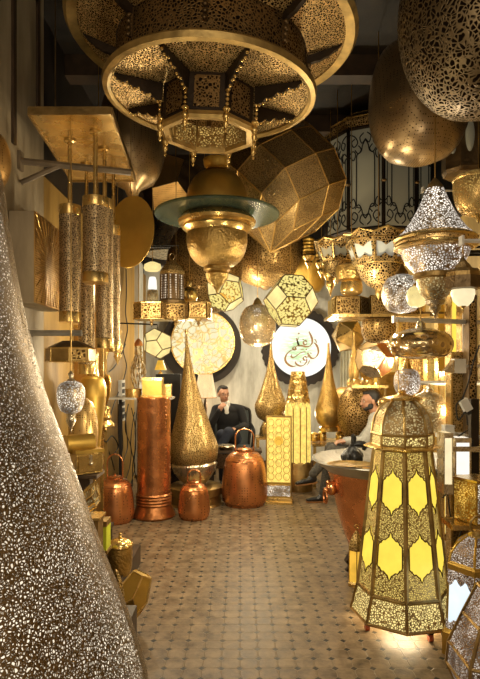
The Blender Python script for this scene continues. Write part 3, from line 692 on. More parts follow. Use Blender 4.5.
# ---------------------------------------------------------------- lantern with cool white panes, bottom right
def white_lantern():
    d = 3.05; px = 478; x = (px-CX)/F*d; c = (x, d); n = 6; ph = math.radians(-118)
    Z = lambda y: CAMZ-(y-HY)*.95/F*d; R = lambda r: S(r, d)
    T = thing('hexagonal_floor_lantern', 'six-sided brass floor lantern with cool white lit panes and a ring on its dome', 'lantern', (x, d, 0))
    zt, zb = Z(580), Z(640)
    for k in range(n):
        at = facet(c, n, ph, k, R(29), zt, R(31), zb)
        pn = part(T, 'pane', ([at(0, 0), at(1, 0), at(1, 1), at(0, 1)], [(0, 1, 2, 3)]), M['g_ice'], False)
        for v0, v1, s in ((-.02, .2, 1), (.84, 1.02, -1)):
            q = [(0, v0), (1, v0)]+[(1-.5*j/6, v1+s*.06*math.sin(j*1.3)+s*.05*(j/6)*-1) for j in range(7)]+[(.5-.5*j/6, v1+s*.06*math.sin((6-j)*1.3)-s*.05*(1-j/6)) for j in range(1, 7)]
            if s < 0: q = [(u, v1-(v-v0)) for u, v in q]; q = [(0, 1), (1, 1)]+[(1-.5*j/6, v0+.05*math.sin(j*1.3)+.05*j/6) for j in range(7)]+[(.5-.5*j/6, v0+.05*math.sin((6-j)*1.3)+.05*(1-j/6)) for j in range(1, 7)]
            part(pn, 'filigree', prism([at(u, v, .002) for u, v in q], at(.5, .5), at(.5, .5, .006)), M['p_near'], False)
    rib_frame(T, 'frame', c, [(R(29), zt), (R(31), zb)], n, ph, .008, 'satin')
    part(T, 'shoulder_band', lathe(c, [(R(29), Z(571)), (R(30.5), Z(573)), (R(30), Z(580)), (R(28), Z(581))], n, ph), M['satin'], False)
    dome = [(R(28.5), Z(571)), (R(26.5), Z(562)), (R(21), Z(553)), (R(12), Z(546)), (R(8), Z(544))]
    part(T, 'dome', lathe(c, dome[::-1], n, ph), M['p_near'], False)
    rib_frame(T, 'dome_frame', c, dome, n, ph, .007, 'satin')
    part(T, 'crown', lathe(c, [(R(1), Z(538)), (R(5), Z(539)), (R(9), Z(542)), (R(10), Z(544)), (R(8), Z(546))], 24), M['gold'])
    part(T, 'carry_ring', tube([(x+R(7)*math.sin(2*PI*k/16), d, Z(533)+R(8.5)*math.cos(2*PI*k/16)) for k in range(16)], .006, 6, True), M['aged'])
    part(T, 'base', lathe(c, [(R(32), zb), (R(36), zb-.02), (R(36), 0)], n, ph), M['satin'], False)
white_lantern()
def polygon_lantern():
    d = 2.45; px = 508; x = (px-CX)/F*d; c = (x, d); n = 6; ph = math.radians(-150)
    Z = lambda y: CAMZ-(y-HY)*.93/F*d; R = lambda r: S(r, d)
    T = thing('angular_floor_lantern', 'angular bronze floor lantern of etched panels at the bottom corner beside the cool white lantern', 'lantern', (x, d, 0))
    pr = [(R(6), Z(596)), (R(28), Z(606)), (R(42), Z(640)), (R(56), Z(676)), (R(58), Z(700)), (R(36), .0)]
    for k in range(n):
        V, Fc = [], []
        for i, (r, z) in enumerate(pr):
            for a in (k, k+1): V.append((x+r*math.cos(ph+2*PI*a/n), d+r*math.sin(ph+2*PI*a/n), z))
            if i: Fc.append((2*i-2, 2*i-1, 2*i+1, 2*i))
        part(T, 'panel', (V, Fc), M['p_near'], False)
    rib_frame(T, 'frame', c, pr, n, ph, .009, 'aged', rings=(0, 1, 2, 3, 4, 5))
polygon_lantern()
def small_lantern(name, label, px, yb, w, y0, matp, mats='gold', n=6, d=None, ph=-100, zb=None, group=None):
    d = d or depth_of(yb); x = (px-CX)/F*d; c = (x, d); ph = math.radians(ph); R = lambda r: S(r, d)
    zb = 0 if zb is None else zb; H = S(yb-y0, d); z = lambda t: zb+H*(1-t)     # t from top
    T = thing(name, label, 'lantern', (x, d, zb), group)
    r = R(w/2)
    part(T, 'base', lathe(c, [(r, z(.93)), (r*1.12, z(.95)), (r*1.12, zb)], n, ph), M[mats], False)
    for k in range(n):
        at = facet(c, n, ph, k, r*.95, z(.42), r*.98, z(.93)); part(T, 'pane', ([at(0, 0), at(1, 0), at(1, 1), at(0, 1)], [(0, 1, 2, 3)]), M[matp], False)
    rib_frame(T, 'frame', c, [(r*.95, z(.42)), (r*.98, z(.93))], n, ph, max(.003, r*.06), mats)
    part(T, 'dome', lathe(c, [(r*.12, z(.12)), (r*.3, z(.16)), (r*.72, z(.26)), (r, z(.36)), (r*1.05, z(.42)), (r*.9, z(.43))], n, ph), M['p_b'], False)
    part(T, 'ring', tube([(x+r*.22*math.sin(2*PI*k/12), d, z(.06)+r*.25*math.cos(2*PI*k/12)) for k in range(12)], max(.0025, r*.05), 5, True), M[mats])
    return T
small_lantern('table_lantern', 'small pointed golden lantern on the floor between the copper tub and the tall yellow lantern', 357, 590, 17, 528, 'g_amber', 'gold', 6, d=4.0)

# ---------------------------------------------------------------- copper tub with wide rim, tray and bag
def tub():
    d = 4.35; px = 385; x = (px-CX)/F*d; c = (x, d)
    T = thing('copper_tub', 'large round copper tub with a broad grey rim and lion-mask handles', 'tub', (x, d, 0))
    z = CAMZ-(461-HY)/F*d
    part(T, 'rim', lathe(c, [(.44, z-.075), (.545, z+.004), (.56, z+.014), (.555, z+.024), (.54, z+.026), (.43, z-.05), (.33, z-.10), (.32, z-.12)], 72, caps=False), M['zinc'])
    part(T, 'basin', lathe(c, [(.332, z-.102), (.30, z-.125), (.20, z-.15), (0, z-.16)], 48, caps=False), M['gold'])
    part(T, 'body', lathe(c, [(.46, z-.055), (.435, z-.085), (.40, z-.2), (.36, z-.4), (.315, z-.55), (.28, z-.64), (.27, .12), (0, .12)], 64, caps=False), M['copper'])
    for a in (188, 300, 60):
        s = Vector((math.cos(math.radians(a)), math.sin(math.radians(a)), 0)); o = Vector((x, d, z-.2))+s*.405
        hd = part(T, 'handle_mask', join(ball(o+s*.02, (.045, .045, .055), 14, 10), ball(o+s*.06+Vector((0, 0, -.01)), (.025, .025, .02), 10, 8), ball(o+s*.045+Vector((0, 0, .045)), .02, 10, 8)), M['copper'])
        t = Vector((-s.y, s.x, 0))
        part(hd, 'ring', tube([o+s*.07+t*.045*math.sin(2*PI*k/14)+Vector((0, 0, -.06+.05*math.cos(2*PI*k/14))) for k in range(14)], .009, 7, True), M['copper'])
    for a in (200, 320, 80):
        s = Vector((math.cos(math.radians(a)), math.sin(math.radians(a)), 0))
        part(T, 'foot', tube([Vector((x, d, .16))+s*.27, Vector((x, d, .09))+s*.33, Vector((x, d, .05))+s*.30, Vector((x, d, .018))+s*.34], [.035, .028, .022, .018], 8), M['black_bronze'])
    return T, x, d, z
TUB, tx, ty, tz = tub()
cc = (.785, 4.0)
g = lathe((0, 0), [(0, .02), (.09, .022), (.16, .03), (.165, .034), (.16, .036), (.155, .033), (.09, .027), (0, .025)], 48)
tray = [(cc[0]+v[0]*1.0, cc[1]+v[1]*.8, tz+v[2]+.006) for v in g[0]]
solo('brass_tray', 'oval golden hammered tray lying on the rim of the copper tub', 'tray', (tray, g[1]), M['ham'])
bc = P(353, 457, 4.36); bagv = ball((0, 0, 0), 1, 24, 16)
bag = []
for v in bagv[0]:
    a = math.atan2(v[1], v[0]); k = 1+.10*math.sin(a*5+v[2]*3)+.06*math.sin(a*9+2); top = max(0, v[2])
    k *= 1-.55*top**1.5; bag.append((bc.x+v[0]*.082*k, bc.y+v[1]*.085*k, tz+.035+v[2]*.09))
bo = thing('plastic_bag', 'knotted black plastic bag standing on the tub rim', 'bag', (bc.x, bc.y, tz-.055))
part(bo, 'sack', (bag, bagv[1]), M['bag'])
def ear(pts, wd): return tube(bez(pts, 5), [.012+wd*math.sin(PI*i/(5*(len(pts)-1))) for i in range(5*(len(pts)-1)+1)], 8)
kz = tz+.122
part(bo, 'knot', ball((bc.x, bc.y, kz), (.022, .022, .02), 10, 8), M['bag'])
part(bo, 'tie', ear([(bc.x, bc.y, kz), (bc.x+.01, bc.y, kz+.05), (bc.x+.0, bc.y-.01, kz+.085)], .010), M['bag'])
part(bo, 'tie', ear([(bc.x, bc.y, kz), (bc.x+.05, bc.y-.01, kz+.012), (bc.x+.09, bc.y-.02, kz-.0), (bc.x+.08, bc.y-.02, kz-.035)], .014), M['bag'])

# ---------------------------------------------------------------- copper pieces on the floor
def copper_column():
    d = 5.86; px = 154.5
    c = ((px-CX)/F*d, d); R = lambda r: S(r, d)
    T = thing('copper_column', 'tall polished copper column with ringed flared foot standing by the ochre wall', 'column', (c[0], d, 0))
    part(T, 'shaft', lathe(c, [(R(15), S(119.5, d)), (R(17.3), S(119, d)), (R(17.3), S(117.5, d)), (R(16.6), S(115.5, d)), (R(16.6), S(24, d)), (R(16.6), S(20, d))], 48), M['copper'])
    pr = [(R(16.8), S(24, d))]
    for k in range(4): pr += [(R(18), S(22.5-3*k, d)), (R(17.2), S(21-3*k, d))]
    part(T, 'foot', lathe(c, pr+[(R(18), S(10, d)), (R(19), S(7, d)), (R(20.5), S(4, d)), (R(21.5), S(2, d)), (R(20.5), 0)], 48), M['copper_d'])
    rv = [ (c[0]+R(16.8)*math.cos(-PI/2+.9), d+R(16.8)*math.sin(-PI/2+.9), S(26+4*k, d)) for k in range(23)]
    part(T, 'seam_rivets', join(*[ball(v, .006, 6, 4) for v in rv]), M['copper_d'])
copper_column()
def bell_lantern(label, px, yb, w, ybt, yh, mat='p_cop', cap='copper', lit=False):
    d = depth_of(yb); d += S(w/2, d)*.8; x = (px-CX)/F*d; c = (x, d); R = lambda r: S(r, d); H = S(yb-ybt-3, d)
    T = thing('copper_bell_lantern', label, 'lantern', (x, d, 0)); r = R(w/2)*1.1
    pr = bez([(r*.93, 0, H*.06), (r, 0, H*.2), (r*.98, 0, H*.35), (r*.9, 0, H*.62), (r*.8, 0, H*.76), (r*.66, 0, H*.84), (r*.38, 0, H*.89), (r*.3, 0, H*.91)], 5)
    part(T, 'body', lathe(c, [(p.x, p.z) for p in reversed(pr)], 48), M[mat])
    part(T, 'foot_ring', lathe(c, [(r*.94, H*.07), (r*.86, H*.03), (r*.84, 0)], 48), M[cap])
    part(T, 'shoulder', lathe(c, [(r*.36, H*.9), (r*.6, H*.865), (r*.8, H*.775), (r*.83, H*.755), (r*.81, H*.74)], 48, caps=False), M[cap])
    part(T, 'lid', lathe(c, [(0, H), (r*.06, H*.995), (r*.05, H*.96), (r*.26, H*.95), (r*.36, H*.93), (r*.36, H*.9)], 32), M[cap])
    hr = r*.4; hz = H*.9; hh = S(ybt-yh, d)+H*.1
    part(T, 'handle', tube([(x-hr, d, hz)]+[(x-hr*math.cos(t*PI/14), d, hz+hh*.62+hh*.38*math.sin(t*PI/14)) for t in range(15)]+[(x+hr, d, hz)], .0085, 8), M[cap])
    if lit: part(T, 'bulb', ball((x, d-r*.98, H*.4), .012, 10, 8), M['g_white'])
    return T
bell_lantern('middle-sized dotted copper bell lantern with loop handle against the ochre wall', 115.5, 525, 35, 474, 455)
bell_lantern('smallest dotted copper bell lantern in front of the big brass teardrop', 194.5, 521, 29, 479, 470, lit=False)
bell_lantern('largest copper bell lantern with tall loop handle before the seated man in black', 245, 508, 42, 446, 430)

# ---------------------------------------------------------------- teardrops at the back
TEAR = turned('teardrop_lamp', 'tall pierced brass teardrop lamp on drum plinth behind the copper column', 'floor lamp', 196, 6.45, [
  ('shell', tear(332, 464, 25, 446, 1, 20, 30, 1.6), 'p_b', 56), ('fluted_bowl', [(21, 461), (23, 464), (21, 471), (16, 478), (10, 484)], 'silver', 20), ('finial', [(0, 328), (1.5, 331), (1, 334)], 'gold', 16)], seg=48)
TEAR.rotation_euler = (0, -.062, 0)
x_, d_ = (196-CX)/F*6.45, 6.45
T = thing('drum_plinth', 'low round dark brass plinth under the tall pierced teardrop', 'plinth', (x_, d_, 0))
zt_ = CAMZ-(484-HY)/F*d_
part(T, 'drum', lathe((x_, d_), [(S(24, d_), zt_), (S(27, d_), zt_-.02), (S(27, d_), zt_-.10), (S(25, d_), zt_-.11), (S(26, d_), .02), (S(28, d_), 0)], 48), M['aged'])
T = turned('teardrop_lamp', 'pierced brass teardrop lamp just behind the seated man in black', 'lamp', 271.5, 7.6, [('shell', tear(343, 421, 16.5, 405, 1, 8, 24, 1.8), 'p_b'), ('stand', [(7, 420), (9, 424), (11, 428), (12, 436)], 'gold', 24)])
T = turned('teardrop_lamp', 'satin brass teardrop lamp with slim neck by the scalloped disc', 'lamp', 329, 7.28, [('shell', tear(343, 426, 13.5, 410, 1, 7, 24, 1.7), 'ham'), ('stand', [(6, 425), (9, 428), (9, 431)], 'gold', 24)])
# low brass stand behind the teardrops, with pots
def shelf(name, label, px0, px1, py, d, dep, mat='wood', legs=True, cat='shelf', th=.03, z0=0):
    a, b = P(px0, py, d), P(px1, py, d); T = thing(name, label, cat, ((a.x+b.x)/2, d, z0))
    part(T, 'top', box(((a.x+b.x)/2, d, a.z-th/2), (b.x-a.x, dep, th)), M[mat], False)
    if legs:
        for sx in (a.x+.03, b.x-.03):
            for sy in (-dep/2+.03, dep/2-.03): part(T, 'leg', box((sx, d+sy, (a.z-th+z0)/2), (.035, .035, a.z-th-z0)), M[mat], False)
    return T, a.z
_, zsh = shelf('display_table', 'low brass-covered display table under the slim-necked teardrop', 310, 372, 441, 7.5, .64, 'gold')
_, zsh2 = shelf('display_table', 'low brass stand behind the seated man in black carrying the pierced teardrop', 256, 285, 436, 7.6, .34, 'gold')
for px, r, h, lab in [(315, 4.5, 9, 'small brass tin on the low display table, first in its row'), (323, 4, 11, 'tall brass tin on the low display table'), (341, 5, 10, 'round brass jar on the low display table beside the teardrop stand'), (350, 4, 8, 'little brass cup on the low display table near the ribbed sphere')]:
    turned('brass_jar', lab, 'jar', px, 7.42, [('body', [(r*.8, 441-h*.8), (r, 441-h*.6), (r, 441-2), (r*.9, 441)], 'gold', 24), ('lid', [(0, 441-h), (1, 441-h), (r*.9, 441-h*.84), (r, 441-h*.78)], 'satin', 24)], group='brass jars on the low display table')
turned('globe_lamp', 'ribbed pale golden globe lamp with a ring around it behind the textured sphere', 'lamp', 346, 7.65, [('globe', bump_profile(387, 433, 5, 5, 21, 410), 'p_meshg'), ('stand', [(5, 432), (8, 436), (9, 441)], 'gold', 24)])
turned('sphere_lamp', 'big textured brass sphere lamp beside the bearded man', 'lamp', 362, 7.0, [('sphere', bump_profile(385, 440, 7, 8, 24, 414), 'p_c'), ('neck', [(6, 381), (8, 383), (7, 387)], 'gold', 24), ('stand', [(8, 439), (10, 443)], 'gold', 24)])
T, _z = shelf('side_table', 'narrow dark table carrying the textured brass sphere', 350, 374, 443, 7.0, .28, 'wood')

# fluted tower lantern, lit panel lantern
def tower():
    d = 7.15; px = 298.5; x = (px-CX)/F*d; c = (x, d); R = lambda r: S(r, d); Z = lambda y: CAMZ-(y-HY)/F*d
    T = thing('fluted_tower_lantern', 'tall fluted tower lantern glowing yellow with a scaled brass cone top', 'floor lamp', (x, d, 0))
    n = 10
    for k in range(n):
        a = 2*PI*k/n+.1; o = (x+R(9.6)*math.cos(a), d+R(9.6)*math.sin(a))
        g = lathe(o, [(R(.4), Z(399)), (R(1.8), Z(402)), (R(3.1), Z(407)), (R(3.3), Z(412)), (R(3.3), Z(462))], 12)
        fl = part(T, 'flute', g, M['l_dot'])
        a0 = [(o[0]+R(3.4)*math.cos(a+s)*1, o[1]+R(3.4)*math.sin(a+s)) for s in (-1.35, 1.35)]
        part(fl, 'edge', join(*[tube([(q[0], q[1], Z(409)), (q[0], q[1], Z(462))], .010, 5) for q in a0]+[tube([(a0[0][0], a0[0][1], Z(409)), (o[0]+R(2)*math.cos(a), o[1]+R(2)*math.sin(a), Z(400)), (a0[1][0], a0[1][1], Z(409))], .006, 5)]), M['aged'])
    g = []
    for row in range(7):
        y = 374+row*4.4; r = 6.6+row*.75; m = 9+row//2
        for k in range(m):
            a = 2*PI*(k+.5*(row % 2))/m; o = Vector((x+R(r)*math.cos(a), d+R(r)*math.sin(a), Z(y))); s = Vector((math.cos(a), math.sin(a), 0)); t = Vector((-s.y, s.x, 0)); w_ = R(2.6+row*.12)
            V = [o-t*w_+Vector((0, 0, R(2.2))), o+t*w_+Vector((0, 0, R(2.2))), o+t*w_, o+s*R(1.2)-Vector((0, 0, R(2.8))), o-t*w_, o-s*.03]
            g.append(([tuple(v) for v in V], [(0, 1, 2, 3, 4), (0, 5, 1), (1, 5, 2), (2, 5, 3), (3, 5, 4), (4, 5, 0)]))
    part(T, 'scales', join(*g), M['gold'], False)
    part(T, 'top', lathe(c, [(R(6.4), Z(371.5)), (R(6.8), Z(373)), (R(11), Z(402))], 24), M['ham'])
    part(T, 'base', lathe(c, [(R(12.5), Z(461)), (R(13.5), Z(463)), (R(13.5), Z(472)), (R(15), Z(474)), (R(15), 0)], 24), M['aged'])
tower()
def panel_lantern():
    d = 5.95+.6; T = None
    d = 6.45; x = (279.5-CX)/F*d; Z = lambda y: CAMZ-(y-HY)/F*d; hw = S(12.4, d); rz = -.12
    zb = 0; T = thing('panel_lantern', 'flat upright lantern with a bright yellow geometric pierced panel on a square foot', 'floor lamp', (x, d, 0))
    mt = Matrix.Translation((x, d, 0)) @ Matrix.Rotation(rz, 4, 'Z')
    ztop, zlow = Z(416), .06
    part(T, 'box', xf(box((0, 0, (ztop+zlow)/2), (hw*2, .10, ztop-zlow)), mt), M['satin'], False)
    part(T, 'lit_panel', xf(box((0, -.053, (ztop+zlow+.17)/2), (hw*1.84, .006, ztop-zlow-.17-.03)), mt), M['l_dot'], False)
    part(T, 'lower_panel', xf(box((0, -.053, zlow+.085), (hw*1.84, .006, .12)), mt), M['l_white'], False)
    # geometric lattice
    g = []
    for i in range(3):
        for j in range(9):
            cx_, cz_ = (-.62+.62*i)*hw, zlow+.25+j*(ztop-zlow-.32)/8
            if cz_ > ztop-.05: continue
            g.append(tube([(cx_+.036*math.cos(2*PI*k/8+.39), -.058, cz_+.042*math.sin(2*PI*k/8+.39)) for k in range(8)], .0035, 4, True))
    part(T, 'lattice', xf(join(*g), mt), M['satin'], False)
    part(T, 'medallion', xf(([(v[0], -.06+v[2]*.3, Z(440)+v[1]) for v in lathe((0, 0), [(0, .01), (.048, .008), (.052, 0)], 24)[0]], lathe((0, 0), [(0, 1), (1, 1), (1, 1)], 24)[1]), mt), M['g_amber'])
    part(T, 'frame', xf(join(*[tube([(a*hw, -.055, zlow), (a*hw, -.055, ztop)], .006, 5) for a in (-1, 1)]+[tube([(-hw, -.055, z), (hw, -.055, z)], .006, 5) for z in (zlow, zlow+.15, ztop)]), mt), M['aged'], False)
    part(T, 'foot', xf(join(box((0, 0, .012), (hw*2.2, .2, .024)), box((0, 0, .04), (hw*2.1, .14, .04))), mt), M['gold'], False)
panel_lantern()

# ---------------------------------------------------------------- discs on the back wall
def wall_disc(name, label, px, py, r_in, r_out, d, mat, ring_c=None, scallop=0, ringmat='black'):
    c = P(px, py, d); Ri, Ro = S(r_in, d), S(r_out, d)
    T = thing(name, label, 'wall lamp', (c.x, d, c.z-Ro))
    rc = P(*ring_c, d+.06) if ring_c else c+Vector((0, .06, 0)); n = 144
    V = []
    for i in range(n):
        a = 2*PI*i/n; rr = Ro*(1+(.055*abs(math.sin(scallop*a/2)) if scallop else 0))
        V.append(Vector((rc.x+rr*math.cos(a), d+.05, rc.z+rr*math.sin(a))))
    part(T, 'surround', prism(V, (0, 0, 0), (0, .248, 0)), M[ringmat], 30)
    part(T, 'lit_disc', ([(c.x+v[0], d-.02+(-v[2]), c.z+v[1]) for v in lathe((0, 0), [(0, .035), (Ri*.97, .035), (Ri, .02), (Ri, -.04)], 72)[0]], lathe((0, 0), [(0, 1), (1, 1), (1, 1), (1, 1)], 72)[1]), M[mat])
    return T, c
T, c = wall_disc('calligraphy_disc', 'round white lit wall disc with brown calligraphy in a scalloped black surround', 301.5, 347.5, 29.5, 37.5, 8.5, 'disc_print', scallop=34)
# the writing, traced as brush strokes (positions in a 6x enlarged frame around the disc)
def Q(u, v, off=0): return Vector((c.x+((275+u/8.727)-301.5)/F*8.5, 8.5-.068-off, c.z-((322+v/8.727)-347.5)/F*8.5))
strokes = [
 ([(296, 84), (303, 100), (316, 128), (325, 160), (320, 192), (300, 212), (272, 217), (246, 211), (226, 208), (210, 206), (202, 190), (196, 165), (204, 138)], 13),
 ([(276, 178), (268, 164), (254, 168), (248, 184), (256, 198), (272, 196), (280, 184)], 11),
 ([(186, 140), (192, 160), (202, 186), (206, 206), (190, 212), (178, 226), (184, 240), (170, 244), (156, 232), (166, 218), (182, 222)], 11),
 ([(166, 240), (136, 252), (104, 282), (90, 318), (98, 350), (124, 376), (156, 388), (186, 382)], 14),
 ([(336, 182), (356, 196), (372, 226), (378, 260), (368, 292), (346, 314), (322, 318), (304, 304), (300, 282)], 13),
 ([(274, 262), (240, 264), (208, 280), (180, 302), (158, 312), (142, 300), (150, 282)], 11),
 ([(276, 316), (266, 302), (250, 308), (248, 324), (262, 334), (276, 326)], 11),
 ([(278, 318), (276, 344), (258, 370), (230, 384), (202, 378), (182, 360), (176, 344)], 12),
 ([(284, 268), (290, 288), (286, 312)], 9), ([(300, 332), (294, 354), (280, 376)], 8),
 ([(206, 96), (210, 108)], 11), ([(240, 150), (252, 156)], 6), ([(272, 236), (276, 246)], 8), ([(342, 150), (356, 164), (362, 186)], 6), ([(218, 344), (226, 354)], 8), ([(222, 240), (252, 240)], 6), ([(310, 268), (316, 280)], 6)]
for pts, wd in strokes:
    sm = bez([(u, v, 0) for u, v in pts], 6); n = len(sm); L_, R_ = [], []
    for i, p in enumerate(sm):
        t = (sm[min(i+1, n-1)]-sm[max(i-1, 0)]); t.normalize(); s = Vector((-t.y, t.x, 0))
        w_ = wd*.62*(.4+.65*abs(math.sin(math.atan2(t.y, t.x)+.6)))*min(1, .35+4*min(i, n-1-i)/n)
        L_.append(p+s*w_); R_.append(p-s*w_)
    V = [Q(p.x, p.y) for p in L_]+[Q(p.x, p.y) for p in R_]+[Q(p.x, p.y, -.006) for p in L_]+[Q(p.x, p.y, -.006) for p in R_]
    Fc = [(i, i+1, n+i+1, n+i) for i in range(n-1)]+[(i, i+1, 2*n+i+1, 2*n+i) for i in range(n-1)]+[(n+i, n+i+1, 3*n+i+1, 3*n+i) for i in range(n-1)]
    part(T, 'brush_stroke', (V, Fc), M['ink'], False)
T, c = wall_disc('filigree_disc', 'round lit wall disc with cream scrollwork in a plain black ring', 203.5, 342.5, 31.5, 40, 8.5, 'l_lace', ring_c=(202, 345))
part(T, 'outline', xf(ring((0, 0, 0), S(31.5, 8.5), .012, 64, 6), Matrix.Translation((c.x, 8.44, c.z)) @ Matrix.Rotation(PI/2, 4, 'X')), M['gold'])

# ---------------------------------------------------------------- pleated lamp
def pleated():
    d = 8.35; px = 206; x = (px-CX)/F*d; Z = lambda y: CAMZ-(y-HY)/F*d; R = lambda r: S(r, d)
    T = thing('pleated_lamp', 'floor lamp with a lit cream pleated shade beside the seated man in black', 'floor lamp', (x, d, 0))
    n = 48; V = []; 
    for r, y in ((7, 374), (11, 397.5)):
        for i in range(n*2): a = PI*i/n; rr = R(r)*(1 if i % 2 else .93); V.append((x+rr*math.cos(a), d+rr*math.sin(a), Z(y)))
    m = 2*n; part(T, 'lamp_shade', (V, [(i, (i+1) % m, m+(i+1) % m, m+i) for i in range(m)]), M['g_shade'], False)
    part(T, 'pleats', join(*[tube([V[i*2+0], V[m+i*2]], .0045, 4) for i in range(n)]), M['pleat'], False)
    part(T, 'trim_band', join(ring((x, d, Z(374)), R(7), .006, 32, 6), ring((x, d, Z(397.5)), R(11), .007, 32, 6)), M['pleat'])
    part(T, 'pole', lathe((x, d), [(.012, Z(376)), (.012, Z(398)), (.03, Z(405)), (.018, Z(414)), (.03, Z(430)), (.015, Z(445)), (.015, .05), (.14, .03), (.14, 0)], 16), M['wood'])
    l = light('POINT', 'lamp_light', (0, 0, 0), 5, (1, .7, .38), .04); l.parent = T; l.location = (0, 0, Z(404)); l.location.y = -.0
    l.location.x = .12
pleated()

# ---------------------------------------------------------------- geometric pendants by the discs
BK = BUCKY
poly_lamp('geometric_pendant', 'lit yellow many-sided pendant of pierced hexagons above the calligraphy disc', 291, 301, 5.95, 27.5, TOCT, ['l_hex']*8+['g_pale']*6, 'bronze', rot=(.03, .06, PI/4+.12), er=.006, cat='pendant lamp')
poly_lamp('geometric_pendant', 'twelve-sided pendant with white and pale yellow pentagon panes behind the turned finial', 226, 292, 5.9, 20, DOD, ['g_white', 'g_pale', 'l_hex', 'g_pale'], 'bronze', rot=(.5, .25, .1), er=.006, cat='pendant lamp')
poly_lamp('geometric_pendant', 'pale yellow lit twelve-sided glass lamp above the copper column', 158, 343.5, 6.2, 15.5, DOD, ['g_pale'], 'bronze', rot=(.15, .45, .35), er=.006, hang=False, cat='pendant lamp')
c = P(158, 343, 6.2)
arm('thin black wall arm holding the pale twelve-sided glass lamp', (XL+.06, 6.2, CAMZ+.5), (c.x, 6.2, CAMZ+.48), .009, drop=.07)
poly_lamp('faceted_lamp', 'small unlit faceted brass pendant beside the curtain', 349, 336, 7.2, 17.5, ICO, ['gold', 'satin', 'aged', 'ham'], 'aged', rot=(.5, .2, .8), er=.004, cat='pendant lamp')
poly_lamp('faceted_lamp', 'darker faceted brass pendant with one pale pane over the bearded man', 375, 359, 5.6, 20, DOD, ['satin', 'copper_d', 'silver', 'aged', 'ham'], 'gold', rot=(.9, .3, .5), er=.005, hang=P(0, 315, 5.2).z-.02, cat='pendant lamp')
turned('globe_pendant', 'speckled clear glass globe pendant beside the calligraphy disc', 'pendant lamp', 258, 6.5, [('globe', bump_profile(304, 346, 4, 7, 18.5, 326), 'globe'), ('cap', [(1, 298), (3, 300), (5, 305)], 'gold', 20), ('bulb', bump_profile(308, 317, 1, 1, 4, 313), 'g_white', 16)], hang=True)
l = light('POINT', 'globe_light', P(258, 352, 6.5), 8, (1, .8, .5), .04)

# ---------------------------------------------------------------- frieze boxes and the dark lantern above the column
def frieze(name, label, pxs, y0, y1, d, mat, depthpx=9, extra=None):
    """zigzag box shelf: list of (px, depth offset) corners"""
    pts = [P(px, y0, d+o) for px, o in pxs]; zt, zb = pts[0].z, P(0, y1, d).z
    T = thing(name, label, 'shelf', ((pts[0].x+pts[-1].x)/2, d, zb))
    poly = [Vector((p.x, p.y, zb)) for p in pts]+[Vector((pts[-1].x, d+.4, zb)), Vector((pts[0].x, d+.4, zb))]
    part(T, 'body', prism(poly, (0, 0, 0), (0, 0, zt-zb)), M['aged'], False)
    for a, b in zip(pts, pts[1:]):
        n_ = (b-a).cross(Vector((0, 0, 1))); n_.normalize()
        if n_.y > 0: n_ = -n_
        A, B = Vector((a.x, a.y, zb)), Vector((b.x, b.y, zb)); h = Vector((0, 0, zt-zb))
        q = [A.lerp(B, .06)+h*.1, A.lerp(B, .94)+h*.1, A.lerp(B, .94)+h*.9, A.lerp(B, .06)+h*.9]
        part(T, 'pierced_panel', prism(q, (0, 0, 0), n_*.006), M[mat], False)
        part(T, 'edge', join(tube([A, B], .007, 5), tube([A+h, B+h], .007, 5), tube([A, A+h], .007, 5), tube([B, B+h], .007, 5)), M['gold'], False)
    return T, zt, zb
T, zf, zb_ = frieze('zigzag_shelf', 'zigzag brass box shelf with pierced panels carrying the dark domed lantern', [(134, .1), (141, 0), (162, 0), (166, .14), (186, .14), (189, 0), (207, 0), (211, .12)], 303, 318, 5.4, 'p_c')
c = P(172, 318, 5.4)
for k, px in enumerate((152, 176, 199)):
    q = P(px, 318, 5.45); part(T, 'drop', lathe((q.x, q.y), [(.035, zb_), (.03, zb_-.02), (.012, zb_-.035), (.018, zb_-.05), (0, zb_-.08)], 16), M['aged'])
part(T, 'chain', tube([(c.x, 5.785, zf), (c.x, 5.785, CEIL)], .004, 6), M['bronze'])
small_lantern('domed_lantern', 'dark bronze domed lantern with lattice windows standing on the zigzag shelf', 172.5, 303, 25, 253, 'p_lattice', 'bronze', 8, d=5.55, zb=zf, ph=-100)
arm('upper thin black wall arm near the dark domed lantern', (XL+.12, 5.9, CAMZ+1.30), (P(179, 0, 5.9).x, 5.9, CAMZ+1.29), .008, drop=.1)
arm('lower thin black wall arm near the dark domed lantern', (XL+.12, 5.2, CAMZ+1.12), (P(171, 0, 5.2).x, 5.2, CAMZ+1.12), .009)
turned('glass_lantern', 'little lit glass lantern with hexagon collar hanging by the pale pilaster strip', 'lantern', 153, 5.72, [('collar', [(3, 262), (8, 264), (9, 268), (7, 271)], 'g_pale', 6), ('glass', [(3, 277), (4, 280), (4.5, 288), (4, 290)], 'g_white', 8), ('base', [(5, 290), (6, 293), (6, 300), (5, 302)], 'l_warm', 8)], hang=True)
turned('brass_ball', 'small round shiny brass pendant right behind the dark domed lantern', 'pendant lamp', 190, 6.0, [('ball', bump_profile(287, 305, 2, 2, 8, 296), 'gold'), ('neck', [(2, 280), (3, 283), (2, 288)], 'gold', 16)], hang=True)
